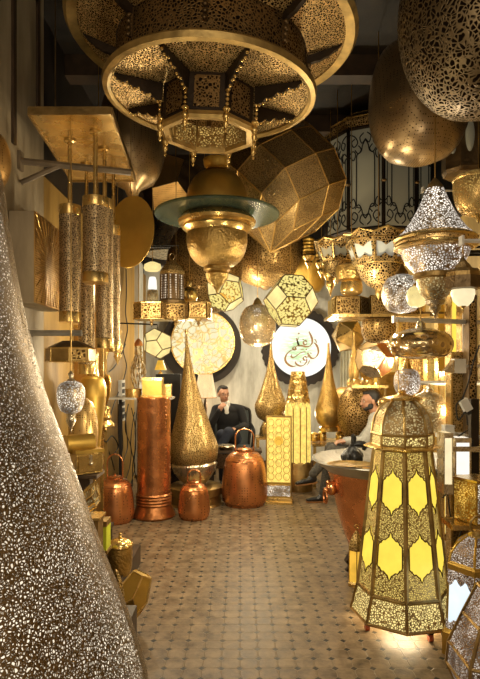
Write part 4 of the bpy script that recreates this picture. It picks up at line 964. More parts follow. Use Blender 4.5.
# wide brass-topped shelf board, boxes, little lamp
_, zc = shelf('console_shelf', 'grey wall shelf board above the copper column', 112, 174, 397, 5.95, .3, 'zinc', legs=False, th=.02)
x0 = P(112, 0, 5.95).x
T = thing('shelf_post', 'slim dark upright carrying the grey shelf board behind the copper column', 'post', (P(168, 0, 6.02).x, 6.02, 0)); part(T, 'upright', box((P(168, 0, 6.02).x, 6.02, zc/2-.012), (.04, .04, zc-.024)), M['iron'], False); part(T, 'foot', box((P(168, 0, 6.02).x, 6.02, .01), (.14, .14, .02)), M['iron'], False)
T = thing('shelf_post', 'slim dark upright under the power strip end of the grey shelf board', 'post', (P(121, 0, 6.02).x, 6.02, 0)); part(T, 'upright', box((P(121, 0, 6.02).x, 6.02, zc/2-.012), (.03, .03, zc-.024)), M['iron'], False); part(T, 'foot', box((P(121, 0, 6.02).x, 6.02, .01), (.1, .1, .02)), M['iron'], False)
def cbox(name, label, cat, px0, px1, y0, d, dep, zb, mat, lidm=None):
    a, b = P(px0, y0, d), P(px1, y0, d); cx_ = (a.x+b.x)/2; h = a.z-zb
    T = thing(name, label, cat, (cx_, d, zb)); part(T, 'body', box((cx_, d, zb+h*.42), (b.x-a.x, dep, h*.84)), M[mat], False)
    part(T, 'lid', box((cx_, d, zb+h*.92), ((b.x-a.x)*1.05, dep*1.05, h*.16)), M[lidm or mat], False); part(T, 'base_moulding', box((cx_, d, zb+.012), ((b.x-a.x)*1.12, dep*1.12, .024)), M[lidm or mat], False)
    return T
cbox('brass_box', 'square satin brass box on the grey shelf board', 'box', 144, 163, 377.5, 5.9, .16, zc, 'satin', 'gold')
cbox('brass_box', 'small low brass box behind the square one on the grey shelf board', 'box', 163.5, 172, 384, 6.02, .08, zc, 'gold')
def ctin(name, label, cat, px, r, h, d, zb, mat='gold'):
    x = P(px, 0, d).x; R = S(r, d); H = S(h, d); T = thing(name, label, cat, (x, d, zb))
    part(T, 'body', lathe((x, d), [(R*.95, zb+H*.8), (R, zb+H*.75), (R, zb+.01), (R*.96, zb)], 32), M[mat]); part(T, 'lid', lathe((x, d), [(0, zb+H), (R*.5, zb+H*.98), (R*1.04, zb+H*.88), (R*1.04, zb+H*.76), (R, zb+H*.75)], 32), M[mat]); return T
ctin('brass_tin', 'round brass tin at the wall end of the grey shelf board', 'tin', 134, 8, 9.5, 5.9, zc)
cbox('black_cabinet', 'small black cabinet behind the boxes above the copper column', 'cabinet', 158, 181, 374, 7.0, .2, 0, 'iron')
c = P(161, 376, 7.0); T = thing('small_lamp', 'small table lamp with amber shade behind the square brass box', 'table lamp', (c.x, 7.0, P(0, 374, 7.0).z))
zq = P(0, 374, 7.0).z; part(T, 'lamp_shade', lathe((c.x, 7.0), [(.035, zq+.17), (.075, zq+.05)], 24, caps=False), M['g_amber']); part(T, 'stem', lathe((c.x, 7.0), [(.008, zq+.16), (.008, zq+.03), (.03, zq+.01), (.03, zq)], 16), M['gold'])
# lace drop by the wall
T = thing('lace_pendant', 'long wispy pendant of pale bead strings hanging against the ochre wall above the brass tin', 'pendant lamp', P(139, 388, 6.2))
random.seed(3); c = P(139, 345, 6.2)
part(T, 'crown', lathe((c.x, c.y), [(.012, c.z+.07), (.04, c.z+.03), (.05, c.z+.0), (.03, c.z-.03)], 20), M['copper'])
for k in range(14):
    a = 2*PI*k/14; R_ = S(8, 6.2)*random.uniform(.5, 1.1); zb = P(0, random.uniform(376, 390), 6.2).z
    part(T, 'bead_string', tube(bez([(c.x+.035*math.cos(a), c.y+.035*math.sin(a), c.z), (c.x+R_*.5*math.cos(a+.3), c.y+R_*.4*math.sin(a), (c.z*2+zb)/3), (c.x+R_*math.cos(a), c.y+R_*.5*math.sin(a), (c.z+2*zb)/3), (c.x+R_*.8*math.cos(a+.4), c.y+R_*.5*math.sin(a), zb)], 6), [.007+.005*math.sin(q*2.1) for q in range(19)], 5), M['silver' if k % 3 else 'aged'])
part(T, 'chain', tube([(c.x, c.y, c.z+.06), (c.x, c.y, CEIL)], .0035, 6), M['rodgold'])
# power strip and wires
WY = lambda px: (XL+.03)/((px-CX)/F)      # depth of the ochre wall at an image column
ys = WY(123); T = thing('power_strip', 'white multi-socket power strip hung on the ochre wall', 'power strip', (XL+.04, ys, P(0, 420, ys).z))
zz0, zz1 = P(0, 421, ys).z, P(0, 380, ys).z
part(T, 'body', box((XL+.02, ys, (zz0+zz1)/2), (.04, .22, zz1-zz0)), M['white_plastic'], False)
for k in range(6): part(T, 'socket', box((XL+.042, ys, zz0+.06+k*(zz1-zz0-.12)/5), (.006, .13, .05)), M['cable'], False)
random.seed(11)
def cable(label, pts, r=.007, grp=None):
    return solo('cable', label, 'cable', tube(bez(pts, 7), r, 6), M['cable'], grp)
def wpt(px, py, off=.03): y = WY(px); return (XL+off, y, P(0, py, y).z)
cable('black cable looping across the ochre wall towards the power strip', [wpt(*q) for q in ((92, 367), (98, 371), (106, 373), (114, 368), (121, 356), (126, 344))])
cable('thin black cable running up from the power strip', [wpt(*q) for q in ((124, 380), (127, 366), (124, 350), (128, 330), (126, 312), (127, 290), (126, 250))])
cable('black cable drooping from the power strip to the loop of the copper bell lantern', [wpt(*q) for q in ((119, 392), (112, 412), (107, 440), (113, 462), (115, 470))])
cable('black cable curling beneath the turned cup', [wpt(*q, .05) for q in ((100, 428), (104, 442), (111, 436), (117, 446), (112, 455))])
for k in range(7):
    x0 = 118+2.6*k
    cable('one of the tangled black cables hanging below the power strip on the ochre wall', [wpt(x0, 404+4*(k % 3), .045+.008*k)]+[wpt(x0+random.uniform(-4, 4), q, .045+.008*k) for q in (428, 447, 466, 484)]+[wpt(x0, 492, .045+.008*k)], .006, 'tangled cables on the ochre wall')

# ---------------------------------------------------------------- clutter in the left display
def hood():
    d = 3.75; x = (71.5-CX)/F*d; c = (x, d); Z = lambda y: CAMZ-(y-HY)/F*d; R = lambda r: S(r, d); n = 8; ph = math.radians(-78)
    T = thing('hood_pendant', 'octagonal brass hood pendant with sloping dark roof and one framed etched face', 'pendant lamp', (x, d, Z(362)))
    part(T, 'roof', lathe(c, [(R(9), Z(341)), (R(24.5), Z(348.5))], n, ph), M['bronze'], False)
    for k in range(n):
        at = facet(c, n, ph, k, R(24.5), Z(348.5), R(24.5), Z(361.5)); part(T, 'face', ([at(0, 0), at(1, 0), at(1, 1), at(0, 1)], [(0, 1, 2, 3)]), M['silver' if k % 8 == 1 else 'aged'], False)
        if k == 0: 
            part(T, 'etched_plate', prism([at(u, v) for u, v in ((.14, .16), (.86, .16), (.86, .84), (.14, .84))], at(.5, .5), at(.5, .5, .004)), M['p_c'], False); part(T, 'rosette', tube([at(.5+.13*math.cos(q*.785), .5+.26*math.sin(q*.785), .008) for q in range(8)], .004, 5, True), M['gold'])
    rib_frame(T, 'frame', c, [(R(24.5), Z(348.5)), (R(24.5), Z(361.5))], n, ph, .005, 'gold')
    part(T, 'hook', tube([(x, d, Z(341)), (x, d, Z(334))], .006, 6), M['iron'])
hood()
arm('grey painted wall arm above the octagonal brass hood', (XL+.02, 3.75, CAMZ+.234), (-1.06, 3.75, CAMZ+.234), .022, 'zinc')
def screen():
    T = thing('brass_screen', 'pierced golden screen panel leaning at the wall behind the giant teardrop', 'screen', (-1.36, 5.0, 0))
    part(T, 'panel', box((-1.36, 5.0, 1.05), (.26, .02, 1.7)), M['p_meshg'], False); part(T, 'frame', join(*[box((-1.36+s*.13, 5.0, 1.05), (.025, .035, 1.75)) for s in (-1, 1)]+[box((-1.36, 5.0, z), (.28, .035, .03)) for z in (.2, 1.92)]), M['gold'], False)
    part(T, 'foot', box((-1.36, 5.0, .1), (.3, .2, .2)), M['wood'], False)
screen()
turned('filigree_egg', 'silver filigree egg-shaped pendant with pointed drop beneath the brass hood', 'pendant lamp', 71.5, 3.42, [('cap', [(1, 371), (3, 374), (2, 378), (5, 381)], 'silver', 20), ('egg', bump_profile(381, 413, 5, 6, 13.8, 393), 'l_white'), ('drop', [(5, 413), (4, 417), (5, 420), (3.5, 424), (1.5, 428), (0, 434)], 'silver', 20)], hang=CAMZ+.455*3.35)
turned('dotted_egg_lamp', 'big dotted brass egg-shaped lamp behind the filigree egg', 'lamp', 84, 4.12, [('shell', bump_profile(398, 462, 3, 6, 14.5, 432), 'p_dot'), ('stand', [(5, 461), (3, 466), (3, 515), (8, 524), (9, 530.4)], 'aged')])
turned('brass_vase', 'large shiny brass urn lamp with rounded shoulder beside the filigree egg', 'vase', 93, 4.6, [('neck', [(5, 352), (6, 354), (5.5, 372), (6.5, 376)], 'gold', 24), ('shoulder', bump_profile(376, 398, 7, 13.5, 14, 394), 'satin'), ('body', [(13.5, 398), (13, 402), (10, 425), (7, 452), (8, 470), (7, 476)], 'satin'), ('foot', [(7, 476), (4, 480), (3.5, 550), (5, 558.6)], 'aged')])
disc('tilted_brass_plate', 'shiny oval brass plate tilted on edge beside the large urn', 'plate', 106, 391, 5.05, 7, 17, 'gold', rz=-.6, rx_=.25)
turned('brass_bracket_cup', 'small turned brass cup with stepped foot on a wall bracket near the urn', 'cup', 106, 5.0, [('cup', [(3, 406), (5, 408), (4, 413), (6, 417), (5, 420), (9, 424), (9, 426), (2, 428), (2, 430)], 'gold', 24)])
arm('small brass wall arm under the turned cup', (XL+.02, 5.0, P(0, 431, 5.0).z), (P(107, 0, 5.0).x, 5.0, P(0, 431, 5.0).z), .008, 'aged')
for i, (px, y0, y1, r, lab) in enumerate([(99, 305, 338, 5, 'small turned brass pendant seen between the pierced tubes'), (107, 300, 360, 5.5, 'longer turned brass pendant beside the pierced tubes'), (118, 318, 366, 4.5, 'slim turned brass pendant next to the ochre wall')]):
    L_ = y1-y0
    turned('turned_pendant', lab, 'pendant lamp', px, (4.75, 5.3, 5.35)[i], [('stem', [(1, y0), (r*.5, y0+L_*.05), (r*.4, y0+L_*.2), (r*.9, y0+L_*.25), (r, y0+L_*.3), (r*.6, y0+L_*.38), (r*.8, y0+L_*.5), (r*1.2, y0+L_*.56), (r*1.2, y0+L_*.66), (r*.7, y0+L_*.74), (r*.9, y0+L_*.8), (r*.3, y0+L_*.9), (0, y1)], 'gold', 24)], hang=True)
# stepped display bench that carries the pieces at the foot of the left wall
T = thing('display_bench', 'stepped wooden bench at the foot of the ochre wall behind the giant teardrop', 'bench', (-1.22, 3.9, 0))
part(T, 'tier', box((-1.2, 3.95, .34), (.44, .8, .03)), M['wood'], False)
part(T, 'tier', box((-1.10, 3.95, .075), (.62, 1.0, .15)), M['wood'], False)
part(T, 'side', join(box((-1.2, 3.57, .24), (.42, .03, .19)), box((-1.2, 4.33, .24), (.42, .03, .19))), M['wood'], False)
# domed casket and angular box on tall stand
def casket():
    d = 3.55; a, b = P(70, 448, d), P(97, 478, d); T = thing('domed_casket', 'golden casket with cylindrical lid and faceted front under the dotted egg', 'box', ((a.x+b.x)/2, d, b.z))
    rz = math.radians(38); mt = Matrix.Translation(((a.x+b.x)/2+.0, d+.05, (a.z+b.z)/2)) @ Matrix.Rotation(rz, 4, 'Z')
    part(T, 'body', xf(box((0, 0, 0), (.17, .15, .13)), mt), M['ham'], False)
    part(T, 'front_plate', xf(box((.0, -.08, 0), (.15, .008, .10)), mt), M['gold'], False)
    part(T, 'side_plate', xf(box((.088, 0, 0), (.008, .13, .10)), mt), M['silver'], False)
    part(T, 'lid', xf(join(box((0, 0, .075), (.19, .17, .02)), xf(lathe((0, 0), [(.062, .09), (.062, -.09)], 24), Matrix.Translation((-.03, .03, .115)) @ Matrix.Rotation(PI/2, 4, 'Y'))), mt), M['satin'])
    part(T, 'clasp', xf(join(box((0, -.088, .03), (.02, .012, .05)), ball((0, -.095, 0), .014, 8, 6)), mt), M['silver'])
    return (a.x+b.x)/2, d+.05, b.z
cx_, cy_, cz_ = casket()
T = thing('pedestal', 'dark wooden pedestal carrying the golden casket', 'pedestal', (cx_, cy_, .355)); zt_ = cz_-.0+.025
part(T, 'column', box((cx_, cy_, (.355+zt_-.02)/2), (.08, .08, zt_-.375)), M['wood'], False); part(T, 'top', box((cx_, cy_, zt_-.01), (.2, .2, .02)), M['wood'], False); part(T, 'base', box((cx_, cy_, .365), (.16, .16, .02)), M['wood'], False)
c = P(92, 500, 3.75)
poly_lamp('faceted_lantern', 'faceted lantern of pale etched panes hanging low beside the giant teardrop', 91, 498, 3.3, 18, zono(6, math.radians(52)), 'l_warm', 'gold', rot=(.2, .3, .2), er=.005, hang=False, cat='lantern')
c = P(91, 498, 3.3); T = thing('pedestal', 'square dark pedestal under the low faceted pale lantern', 'pedestal', (c.x, c.y, 0)); zz = CAMZ-(517-HY)/F*3.3
part(T, 'column', box((c.x-.0, c.y, zz/2), (.12, .12, zz)), M['aged'], False); part(T, 'cap', box((c.x, c.y, zz+.005), (.15, .15, .015)), M['gold'], False)
cbox('green_tin', 'square tin with a vivid lime yellow face below the faceted pale lantern', 'box', 92, 109, 519, 3.65, .12, .355, 'green', 'aged')
def pot():
    d = 3.85; px = 120.5; x = (px-CX)/F*d; R = lambda r: S(r, d); Z = lambda y: CAMZ-(y-HY)/F*d
    zb = .15; T = thing('lidded_pot', 'round golden lidded pot with knob finial on the stepped bench', 'pot', (x, d, zb))
    part(T, 'body', lathe((x, d), [(R(12), Z(546)), (R(12.4), Z(552)), (R(12), Z(566)), (R(10), Z(574)), (R(9.5), zb)], 40), M['ham']); part(T, 'lid', lathe((x, d), [(R(4), Z(538)), (R(9), Z(540)), (R(12.6), Z(543)), (R(13.2), Z(545.5)), (R(12), Z(547))], 40), M['gold'])
    part(T, 'knob', lathe((x, d), [(0, Z(532)), (R(1.6), Z(533)), (R(1.2), Z(535)), (R(2), Z(536)), (R(1), Z(537.5)), (R(3.5), Z(539))], 16), M['gold'])
pot()
def wedge():
    d = 3.3; c = P(133, 580, d)
    V, Fc = DOD; mt = Matrix.Translation((c.x-.02, d, .255)) @ Matrix.Rotation(.5, 4, 'Z') @ Matrix.Rotation(.5, 4, 'Y'); V = [mt @ Vector((v.x*.10, v.y*.10, v.z*.21)) for v in V]
    T = thing('faceted_box_lamp', 'angular faceted copper-gold lamp standing on the floor in front of the lidded pot', 'lamp', (c.x, d, 0))
    m_ = min(v.z for v in V); V = [v-Vector((0, 0, m_)) for v in V]
    part(T, 'shell', (V, Fc), M['satin'], False); part(T, 'frame', wires(V, edges_of(Fc), .006), M['gold'], False)
wedge()
disc('leaning_plate', 'oval etched brass plate leaning between giant teardrop and lidded pot', 'plate', 119, 592, 3.0, 7, 22, 'p_b', rz=-1.0, rx_=-.35, hang=False)
RZA, RZB, RZC = 2.36, 2.38, 2.21; RU = P(0, 319.5, 4.15).z; RL = P(0, 383, 4.7).z      # heights of the hanging rails
# ---------------------------------------------------------------- top right: cage lantern, spheres
def cage():
    d = 6.2; px = 377; x = (px-CX)/F*d; c = (x, d); n = 10; ph = math.radians(-97); Z = lambda y: CAMZ-(y-HY)/F*d; R = lambda r: S(r, d); r = R(52)
    T = thing('cage_lantern', 'tall dark ten-sided hanging lantern with frosted grey panes and arabesque iron filigree', 'pendant lamp', (x, d, Z(240)))
    for k in range(n):
        at = facet(c, n, ph, k, r, Z(146), r, Z(240))
        pn = part(T, 'pane', ([at(0, 0), at(1, 0), at(1, 1), at(0, 1)], [(0, 1, 2, 3)]), M['pane'], False)
        g = []
        def curve(pts, rr=.006): g.append(tube(bez([at(u, v, .012) for u, v in pts], 4), rr, 5))
        for s in (1, -1):
            U = lambda u: .5+s*u
            curve([(U(.26), .34), (U(.26), .72)]); curve([(U(.40), .30), (U(.40), .78)], .005)
            curve([(U(.26), .34), (U(.24), .27), (U(.12), .24), (U(.08), .18), (U(0), .13)])
            curve([(U(.26), .72), (U(.24), .78), (U(.12), .80), (U(.08), .85), (U(0), .87)])
            for v0, dv in ((.06, 1), (.96, -1)):
                curve([(U(.45), v0), (U(.3), v0+dv*.03), (U(.22), v0+dv*.09), (U(.33), v0+dv*.13), (U(.40), v0+dv*.08), (U(.30), v0+dv*.05)])
                curve([(U(.05), v0), (U(.16), v0+dv*.04), (U(.1), v0+dv*.1), (U(0), v0+dv*.06)]); curve([(U(.45), v0+dv*.2), (U(.36), v0+dv*.17), (U(.28), v0+dv*.2), (U(.34), v0+dv*.26), (U(.45), v0+dv*.22)])
                curve([(U(.2), v0+dv*.12), (U(.12), v0+dv*.16), (U(.2), v0+dv*.2), (U(.3), v0+dv*.16)])
        part(pn, 'filigree', join(*g), M['iron'], None)
        q = at(0, .55, .01); part(T, 'boss', ball(q, (.03, .03, .02), 10, 6), M['bronze'])
    rib_frame(T, 'frame', c, [(r, Z(146)), (r, Z(240))], n, ph, .021, 'black_bronze')
    part(T, 'crown', lathe(c, [(R(44), Z(128)), (R(55), Z(136)), (R(55), Z(139)), (r, Z(147))], n, ph, False), M['p_a'], False)
    rib_frame(T, 'crown_edge', c, [(R(44), Z(128)), (R(55), Z(136)), (R(55), Z(139))], n, ph, .009, 'gold', rings=(0, 1))
    part(T, 'top', lathe(c, [(R(8), Z(108)), (R(44), Z(128))], n, ph), M['black_bronze'], False); part(T, 'chain', tube([(x, d, Z(109)), (x, d, CEIL)], .01, 6), M['iron'])
cage()
turned('teardrop_pendant', 'big dark bronze finely dotted teardrop pendant with bright reflections', 'pendant lamp', 419, 4.0, [('shell', [(4, 14), (12, 30), (22, 44)]+bump_profile(46, 163, 26, 12, 49, 108)[1:], 'p_dot_d', 64)], hang=True)
turned('openwork_globe', 'huge blackened openwork globe at the top corner over the dotted teardrop', 'pendant lamp', 483, 2.7, [('globe', bump_profile(-80, 112, 20, 14, 82, 15, 22), 'p_big', 72)], hang=True)
turned('square_rib_pendant', 'dark brown ribbed column pendant with grey ovals beside the dotted teardrop', 'pendant lamp', 464, 4.6, [('body', [(20, 106), (21, 110), (21, 172), (19, 176)], 'bronze', 8), ('ring', [(21.5, 108), (22.5, 110), (21.5, 113)], 'gold', 8)], hang=True, phase=.3)
x_ = P(464, 0, 4.6).x
for k, a in enumerate((-140, -95, -50)):
    cc_ = Vector((x_+S(20, 4.6)*math.cos(math.radians(a)), 4.6+S(20, 4.6)*math.sin(math.radians(a)), CAMZ-(143-HY)/F*4.6))
    o = [ob for ob in COL.objects if ob.name.startswith('square_rib_pendant')][0]; part(o, 'oval_pane', ball(cc_, (.035, .035, .13), 12, 10), M['pane'])
turned('bowl_pendant', 'golden pierced bowl pendant at the frame edge above the sparkling cone lamp', 'pendant lamp', 479, 3.9, [('bowl', [(22, 176), (25, 178), (25, 180)]+bump_profile(181, 215, 24, 10, 24.5, 186), 'l_warmd'), ('finial', [(8, 215), (3, 219), (0, 224)], 'gold', 20)], hang=True)
# faceted bowls with milky panes
def faceted_bowl(label, px, d, sc, y, pane='pane_w', nz=8):
    x = (px-CX)/F*d; c = (x, d); n = 8; ph = math.radians(-67); Z = lambda q: CAMZ-(y+q*sc-HY)/F*d; R = lambda r: S(r*sc, d)
    T = thing('faceted_bowl_pendant', label, 'pendant lamp', (x, d, Z(58)))
    V, Fc = [], []
    for i in range(2*n):
        a = ph+PI*i/n; rr = R(33) if i % 2 == 0 else R(34.5); V += [(x+rr*math.cos(a), d+rr*math.sin(a), Z(0 if i % 2 else 4)), (x+R(32 if i % 2 == 0 else 31)*math.cos(a), d+R(32 if i % 2 == 0 else 31)*math.sin(a), Z(9))]
    for i in range(2*n): j = (i+1) % (2*n); Fc.append((2*i, 2*j, 2*j+1, 2*i+1))
    part(T, 'crown', (V, Fc), M['p_a'], False); part(T, 'crown_edge', tube([V[2*i] for i in range(2*n)], .010, 5, True), M['gold'], False)
    for k in range(n):
        at = facet(c, n, ph, k, R(32.5), Z(9), R(24), Z(31))
        pn = part(T, 'panel', ([at(0, 0), at(1, 0), at(1, 1), at(0, 1)], [(0, 1, 2, 3)]), M[pane], False)
        for q in ([(0, 0), (1, 0), (.9, .16), (.7, .2), (.5, .34), (.3, .2), (.1, .16)], [(0, 1), (1, 1), (.9, .8), (.7, .78), (.5, .64), (.3, .78), (.1, .8)], [(0, 0), (.1, .16), (.08, .5), (.1, .8), (0, 1)], [(1, 0), (.9, .16), (.92, .5), (.9, .8), (1, 1)]):
            part(pn, 'filigree', prism([at(u, v, .002) for u, v in q], at(.5, .5), at(.5, .5, .007)), M['p_a'], False)
    rib_frame(T, 'frame', c, [(R(32.5), Z(9)), (R(24), Z(31))], n, ph, .010, 'gold')
    part(T, 'lower_bowl', lathe(c, [(R(23), Z(31)), (R(22), Z(34)), (R(18), Z(43)), (R(11), Z(51)), (R(4), Z(55))], 32, caps=False), M['p_a']); part(T, 'finial', lathe(c, [(R(5), Z(54)), (R(2), Z(57)), (R(3), Z(60)), (0, Z(66))], 14), M['gold'])
    part(T, 'chain', tube([(x, d, Z(20)), (x, d, CEIL)], .004, 6), M['rodgold'])
faceted_bowl('faceted bowl pendant with milky panes and openwork lower bowl under the cage lantern', 379, 4.5, 1.0, 234)
faceted_bowl('smaller faceted bowl pendant further back behind the milky-paned one', 338, 5.45, .66, 241, 'pane')
for px, d, y0, y1, r, lab in [(331, 5.85, 236, 297, 6.5, 'turned brass drop pendant with long pointed tip under the smaller faceted bowl'), (322, 7.1, 238, 280, 6, 'ribbed brass cylinder pendant nearest to the rhombic faceted pendant'), (309, 7.3, 236, 270, 6, 'short ribbed brass cylinder pendant just beyond the bronze bowl')]:
    L_ = y1-y0; rb = [(r*(1 if k % 2 else .86), y0+2+k*L_*.05) for k in range(10)]
    turned('cylinder_pendant', lab, 'pendant lamp', px, d, [('body', [(1, y0)]+rb, 'satin', 28), ('drop', [(r*.9, y0+L_*.52), (r*1.15, y0+L_*.6), (r*.95, y0+L_*.68), (r*.6, y0+L_*.74), (r*.7, y0+L_*.8), (r*.25, y0+L_*.9), (0, y1)], 'gold', 28)], hang=True)
turned('amber_drum_pendant', 'wide satin brass drum pendant low behind the ribbed cylinders', 'pendant lamp', 306, 8.35, [('drum', [(16, 258), (20, 262), (19, 285), (14, 292)], 'satin'), ('lower', [(10, 292), (9, 300), (4, 304)], 'gold', 20)], hang=True)
turned('spool_pendant', 'squat turned brass pendant between the milky-paned bowl and pierced box shelf', 'pendant lamp', 352, 5.0, [('cap', [(9, 264), (15, 266), (16, 272), (14, 280)], 'ham'), ('ball', bump_profile(280, 296, 9, 4, 11, 290), 'gold')], hang=True)
# sparkling cone lamp
turned('cone_top_pendant', 'large tiered pendant with flared white-sparkling cone, broad rim and pierced lower bowl', 'pendant lamp', 435.5, 3.45, [
  ('cap', [(1, 178), (3, 180), (6, 184), (8, 187), (8.5, 190)], 'aged', 32),
  ('cone', [(8.5, 189), (12, 198), (17, 209), (23, 220), (31, 231), (36, 236)], 'l_whitef', 64),
  ('rim', [(34, 235), (38.5, 239), (40, 243), (39.5, 246.5), (36, 250), (33, 251)], 'p_rim', 64),
  ('rim_edge', [(38.8, 238), (40.8, 240), (39.6, 242)], 'gold', 64), ('rim_edge', [(39.6, 246), (40.2, 248), (36, 250)], 'gold', 64),
  ('bowl', [(33.5, 250), (32, 256), (28, 264), (22, 271), (19, 274)], 'l_whitef', 64),
  ('collar', [(19, 272), (21, 274), (21, 278), (18, 280)], 'aged', 48), ('cup', [(18.5, 279), (17.5, 286), (14, 294), (9, 299)], 'l_warm', 48),
  ('finial', [(8, 298), (10, 301), (9, 304), (5, 306), (6, 309), (3, 313), (1, 316), (0, 321)], 'silver', 24)], hang=True)
light('POINT', 'sparkle_light', P(436, 190, 3.1), 3, (1, .9, .75), .03)
turned('onion_lantern', 'small hanging onion-domed bronze lantern with glass bowl at the frame edge', 'lantern', 463.5, 2.95, [
  ('dome', [(0, 252), (1, 257), (4, 262), (9, 268), (11.5, 273), (12, 277)], 'aged', 8), ('crenel', [(15, 270), (17, 273), (17, 289), (14, 289)], 'aged', 8), ('collar', [(12, 276), (18, 277), (18, 289), (10, 290)], 'bronze', 8),
  ('glass', [(11, 289), (11.5, 294), (9.5, 301), (5, 306)], 'g_cream', 16), ('drop', [(3, 306), (1, 309), (0, 316)], 'gold', 12)], hang=RZC)
turned('sphere_pendant', 'white-sparkling pierced sphere pendant above the box shelf', 'pendant lamp', 402.5, 4.1, [('cap', [(1, 264), (3, 268), (6, 272), (7, 276)], 'aged', 24), ('sphere', bump_profile(275, 313, 7, 6, 20, 294), 'l_white', 48)], hang=RZB)
turned('ball_pendant', 'small milky glass ball pendant with dark diamond wire pattern', 'pendant lamp', 417.5, 3.75, [('ball', bump_profile(286, 307, 3, 4, 10.5, 297), 'g_pale', 32), ('cap', [(2, 283), (4, 285), (4, 288)], 'gold', 16)], hang=RZA)
o = [ob for ob in COL.objects if ob.name.startswith('ball_pendant')][0]; c = P(417.5, 297, 3.75)
for k in range(6):
    a = -PI/2+PI/3*k; R_ = S(10.9, 3.7); pt = lambda da, h: (c.x+R_*math.cos(a+da)*math.sqrt(1-h*h), c.y+R_*math.sin(a+da)*math.sqrt(1-h*h), c.z+R_*h)
    part(o, 'diamond_wire', tube([pt(0, .6), pt(.35, 0), pt(0, -.6), pt(-.35, 0)], .004, 5, True), M['iron'])
# pierced box shelf right
T, zr, zrb = frieze('pierced_box_shelf', 'long golden box shelf with etched panels running under the milky-paned bowl', [(333, .12), (336, .0), (361, .0), (369, .16), (371, -.05), (402, -.05), (420, .1)], 298, 315, 5.2, 'p_c')
part(T, 'ledge', box((P(379, 0, 5.2).x, 5.36, zrb-.012), (S(96, 5.2), .5, .024)), M['gold'], False)
for yy in (5.3, 5.5): part(T, 'wall_arm', tube([(P(410, 0, 5.2).x, yy, zrb+.03), (XR, yy, zrb+.03)], .012, 6), M['bronze'])
turned('half_globe_pendant', 'hammered brass half globe mounted below the golden box shelf', 'pendant lamp', 379, 5.25, [('bowl', bump_profile(319, 343, 14, 8, 17, 328), 'p_c'), ('collar', [(8, 317.6), (14, 319), (14, 320)], 'gold', 32)])
# donut, cone-sphere, spheres, plate hood
turned('donut_pendant', 'flattened shiny silver-gold donut-shaped pendant above the tall yellow lantern', 'pendant lamp', 421, 3.9, [('top', [(2, 321), (4, 323), (5, 328), (12, 329), (19, 331)], 'silver', 32), ('body', [(19, 331)]+[(19+12.5*math.sin(PI*k/14)**.5, 331+27*k/14) for k in range(1, 14)]+[(17, 358), (10, 359)], 'p_donut', 64)], hang=RZA)
turned('drop_pendant', 'white-lit pierced teardrop pendant hanging before the flat hood', 'pendant lamp', 407.5, 4.25, [('neck', [(1, 352), (2, 358), (4, 366), (6, 371)], 'gold', 24), ('drop', bump_profile(369, 395, 6, 5, 13, 382), 'l_whitef', 40)], hang=RU)
turned('flat_hood_pendant', 'flat round shiny brass hood just above the dome of the tall yellow lantern', 'pendant lamp', 399, 4.13, [('hood', [(4, 396), (15, 397.5), (20, 400), (20.5, 403), (19, 407), (12, 408)], 'gold', 48)], hang=RU)
turned('sphere_pendant', 'warm lit pierced sphere pendant behind the dome of the tall yellow lantern', 'pendant lamp', 429, 4.7, [('cap', [(1, 382), (2, 386), (5, 390), (6, 393)], 'silver', 24), ('sphere', bump_profile(392, 432, 6, 6, 17.5, 412), 'l_warm', 40)], hang=RL)
# stand behind the bearded man with two turned drops and candles
T, zk = shelf('round_stand', 'golden tiered stand with small lights above the bearded man', 350, 386, 385, 6.5, .26, 'gold', legs=False, th=.03)
a = P(386, 0, 6.6); part(T, 'post', tube([(a.x, 6.6, zk-.02), (a.x, 6.6, 0)], .02, 10), M['aged']); part(T, 'foot', lathe((a.x, 6.6), [(.09, .03), (.1, 0)], 24), M['aged'])
for px, yt, w_, lab in [(354.5, 332, 5.5, 'slim brass teardrop ornament on the golden stand, further from the man'), (368, 338, 8, 'rounder brass teardrop ornament on the golden stand above the bearded man')]:
    turned('teardrop_ornament', lab, 'ornament', px, 6.44 if px < 360 else 6.54, [('drop', tear(yt, 379, w_, 368, .8, 4, 24), 'ham', 32), ('foot', [(4, 378), (7, 381), (8, 385)], 'gold', 24)])
for px, lab in [(353.5, 'small amber candle light at the edge of the golden stand'), (376, 'small amber candle light at the other end of the golden stand')]:
    turned('candle_light', lab, 'candle', px, 6.42, [('flame', [(.6, 371), (1.6, 374), (1.8, 381), (1.8, 382)], 'g_amber', 12), ('cup', [(2.4, 382), (2.8, 385)], 'gold', 16)], group='candle lights on the golden stand')

T = thing('pedestal', 'low wooden block under the leaning etched plate', 'pedestal', (P(119, 0, 3.0).x, 3.0, 0)); zz = P(0, 613, 3.0).z; part(T, 'block', box((P(119, 0, 3.0).x, 3.02, zz/2), (.16, .16, zz)), M['wood'], False)

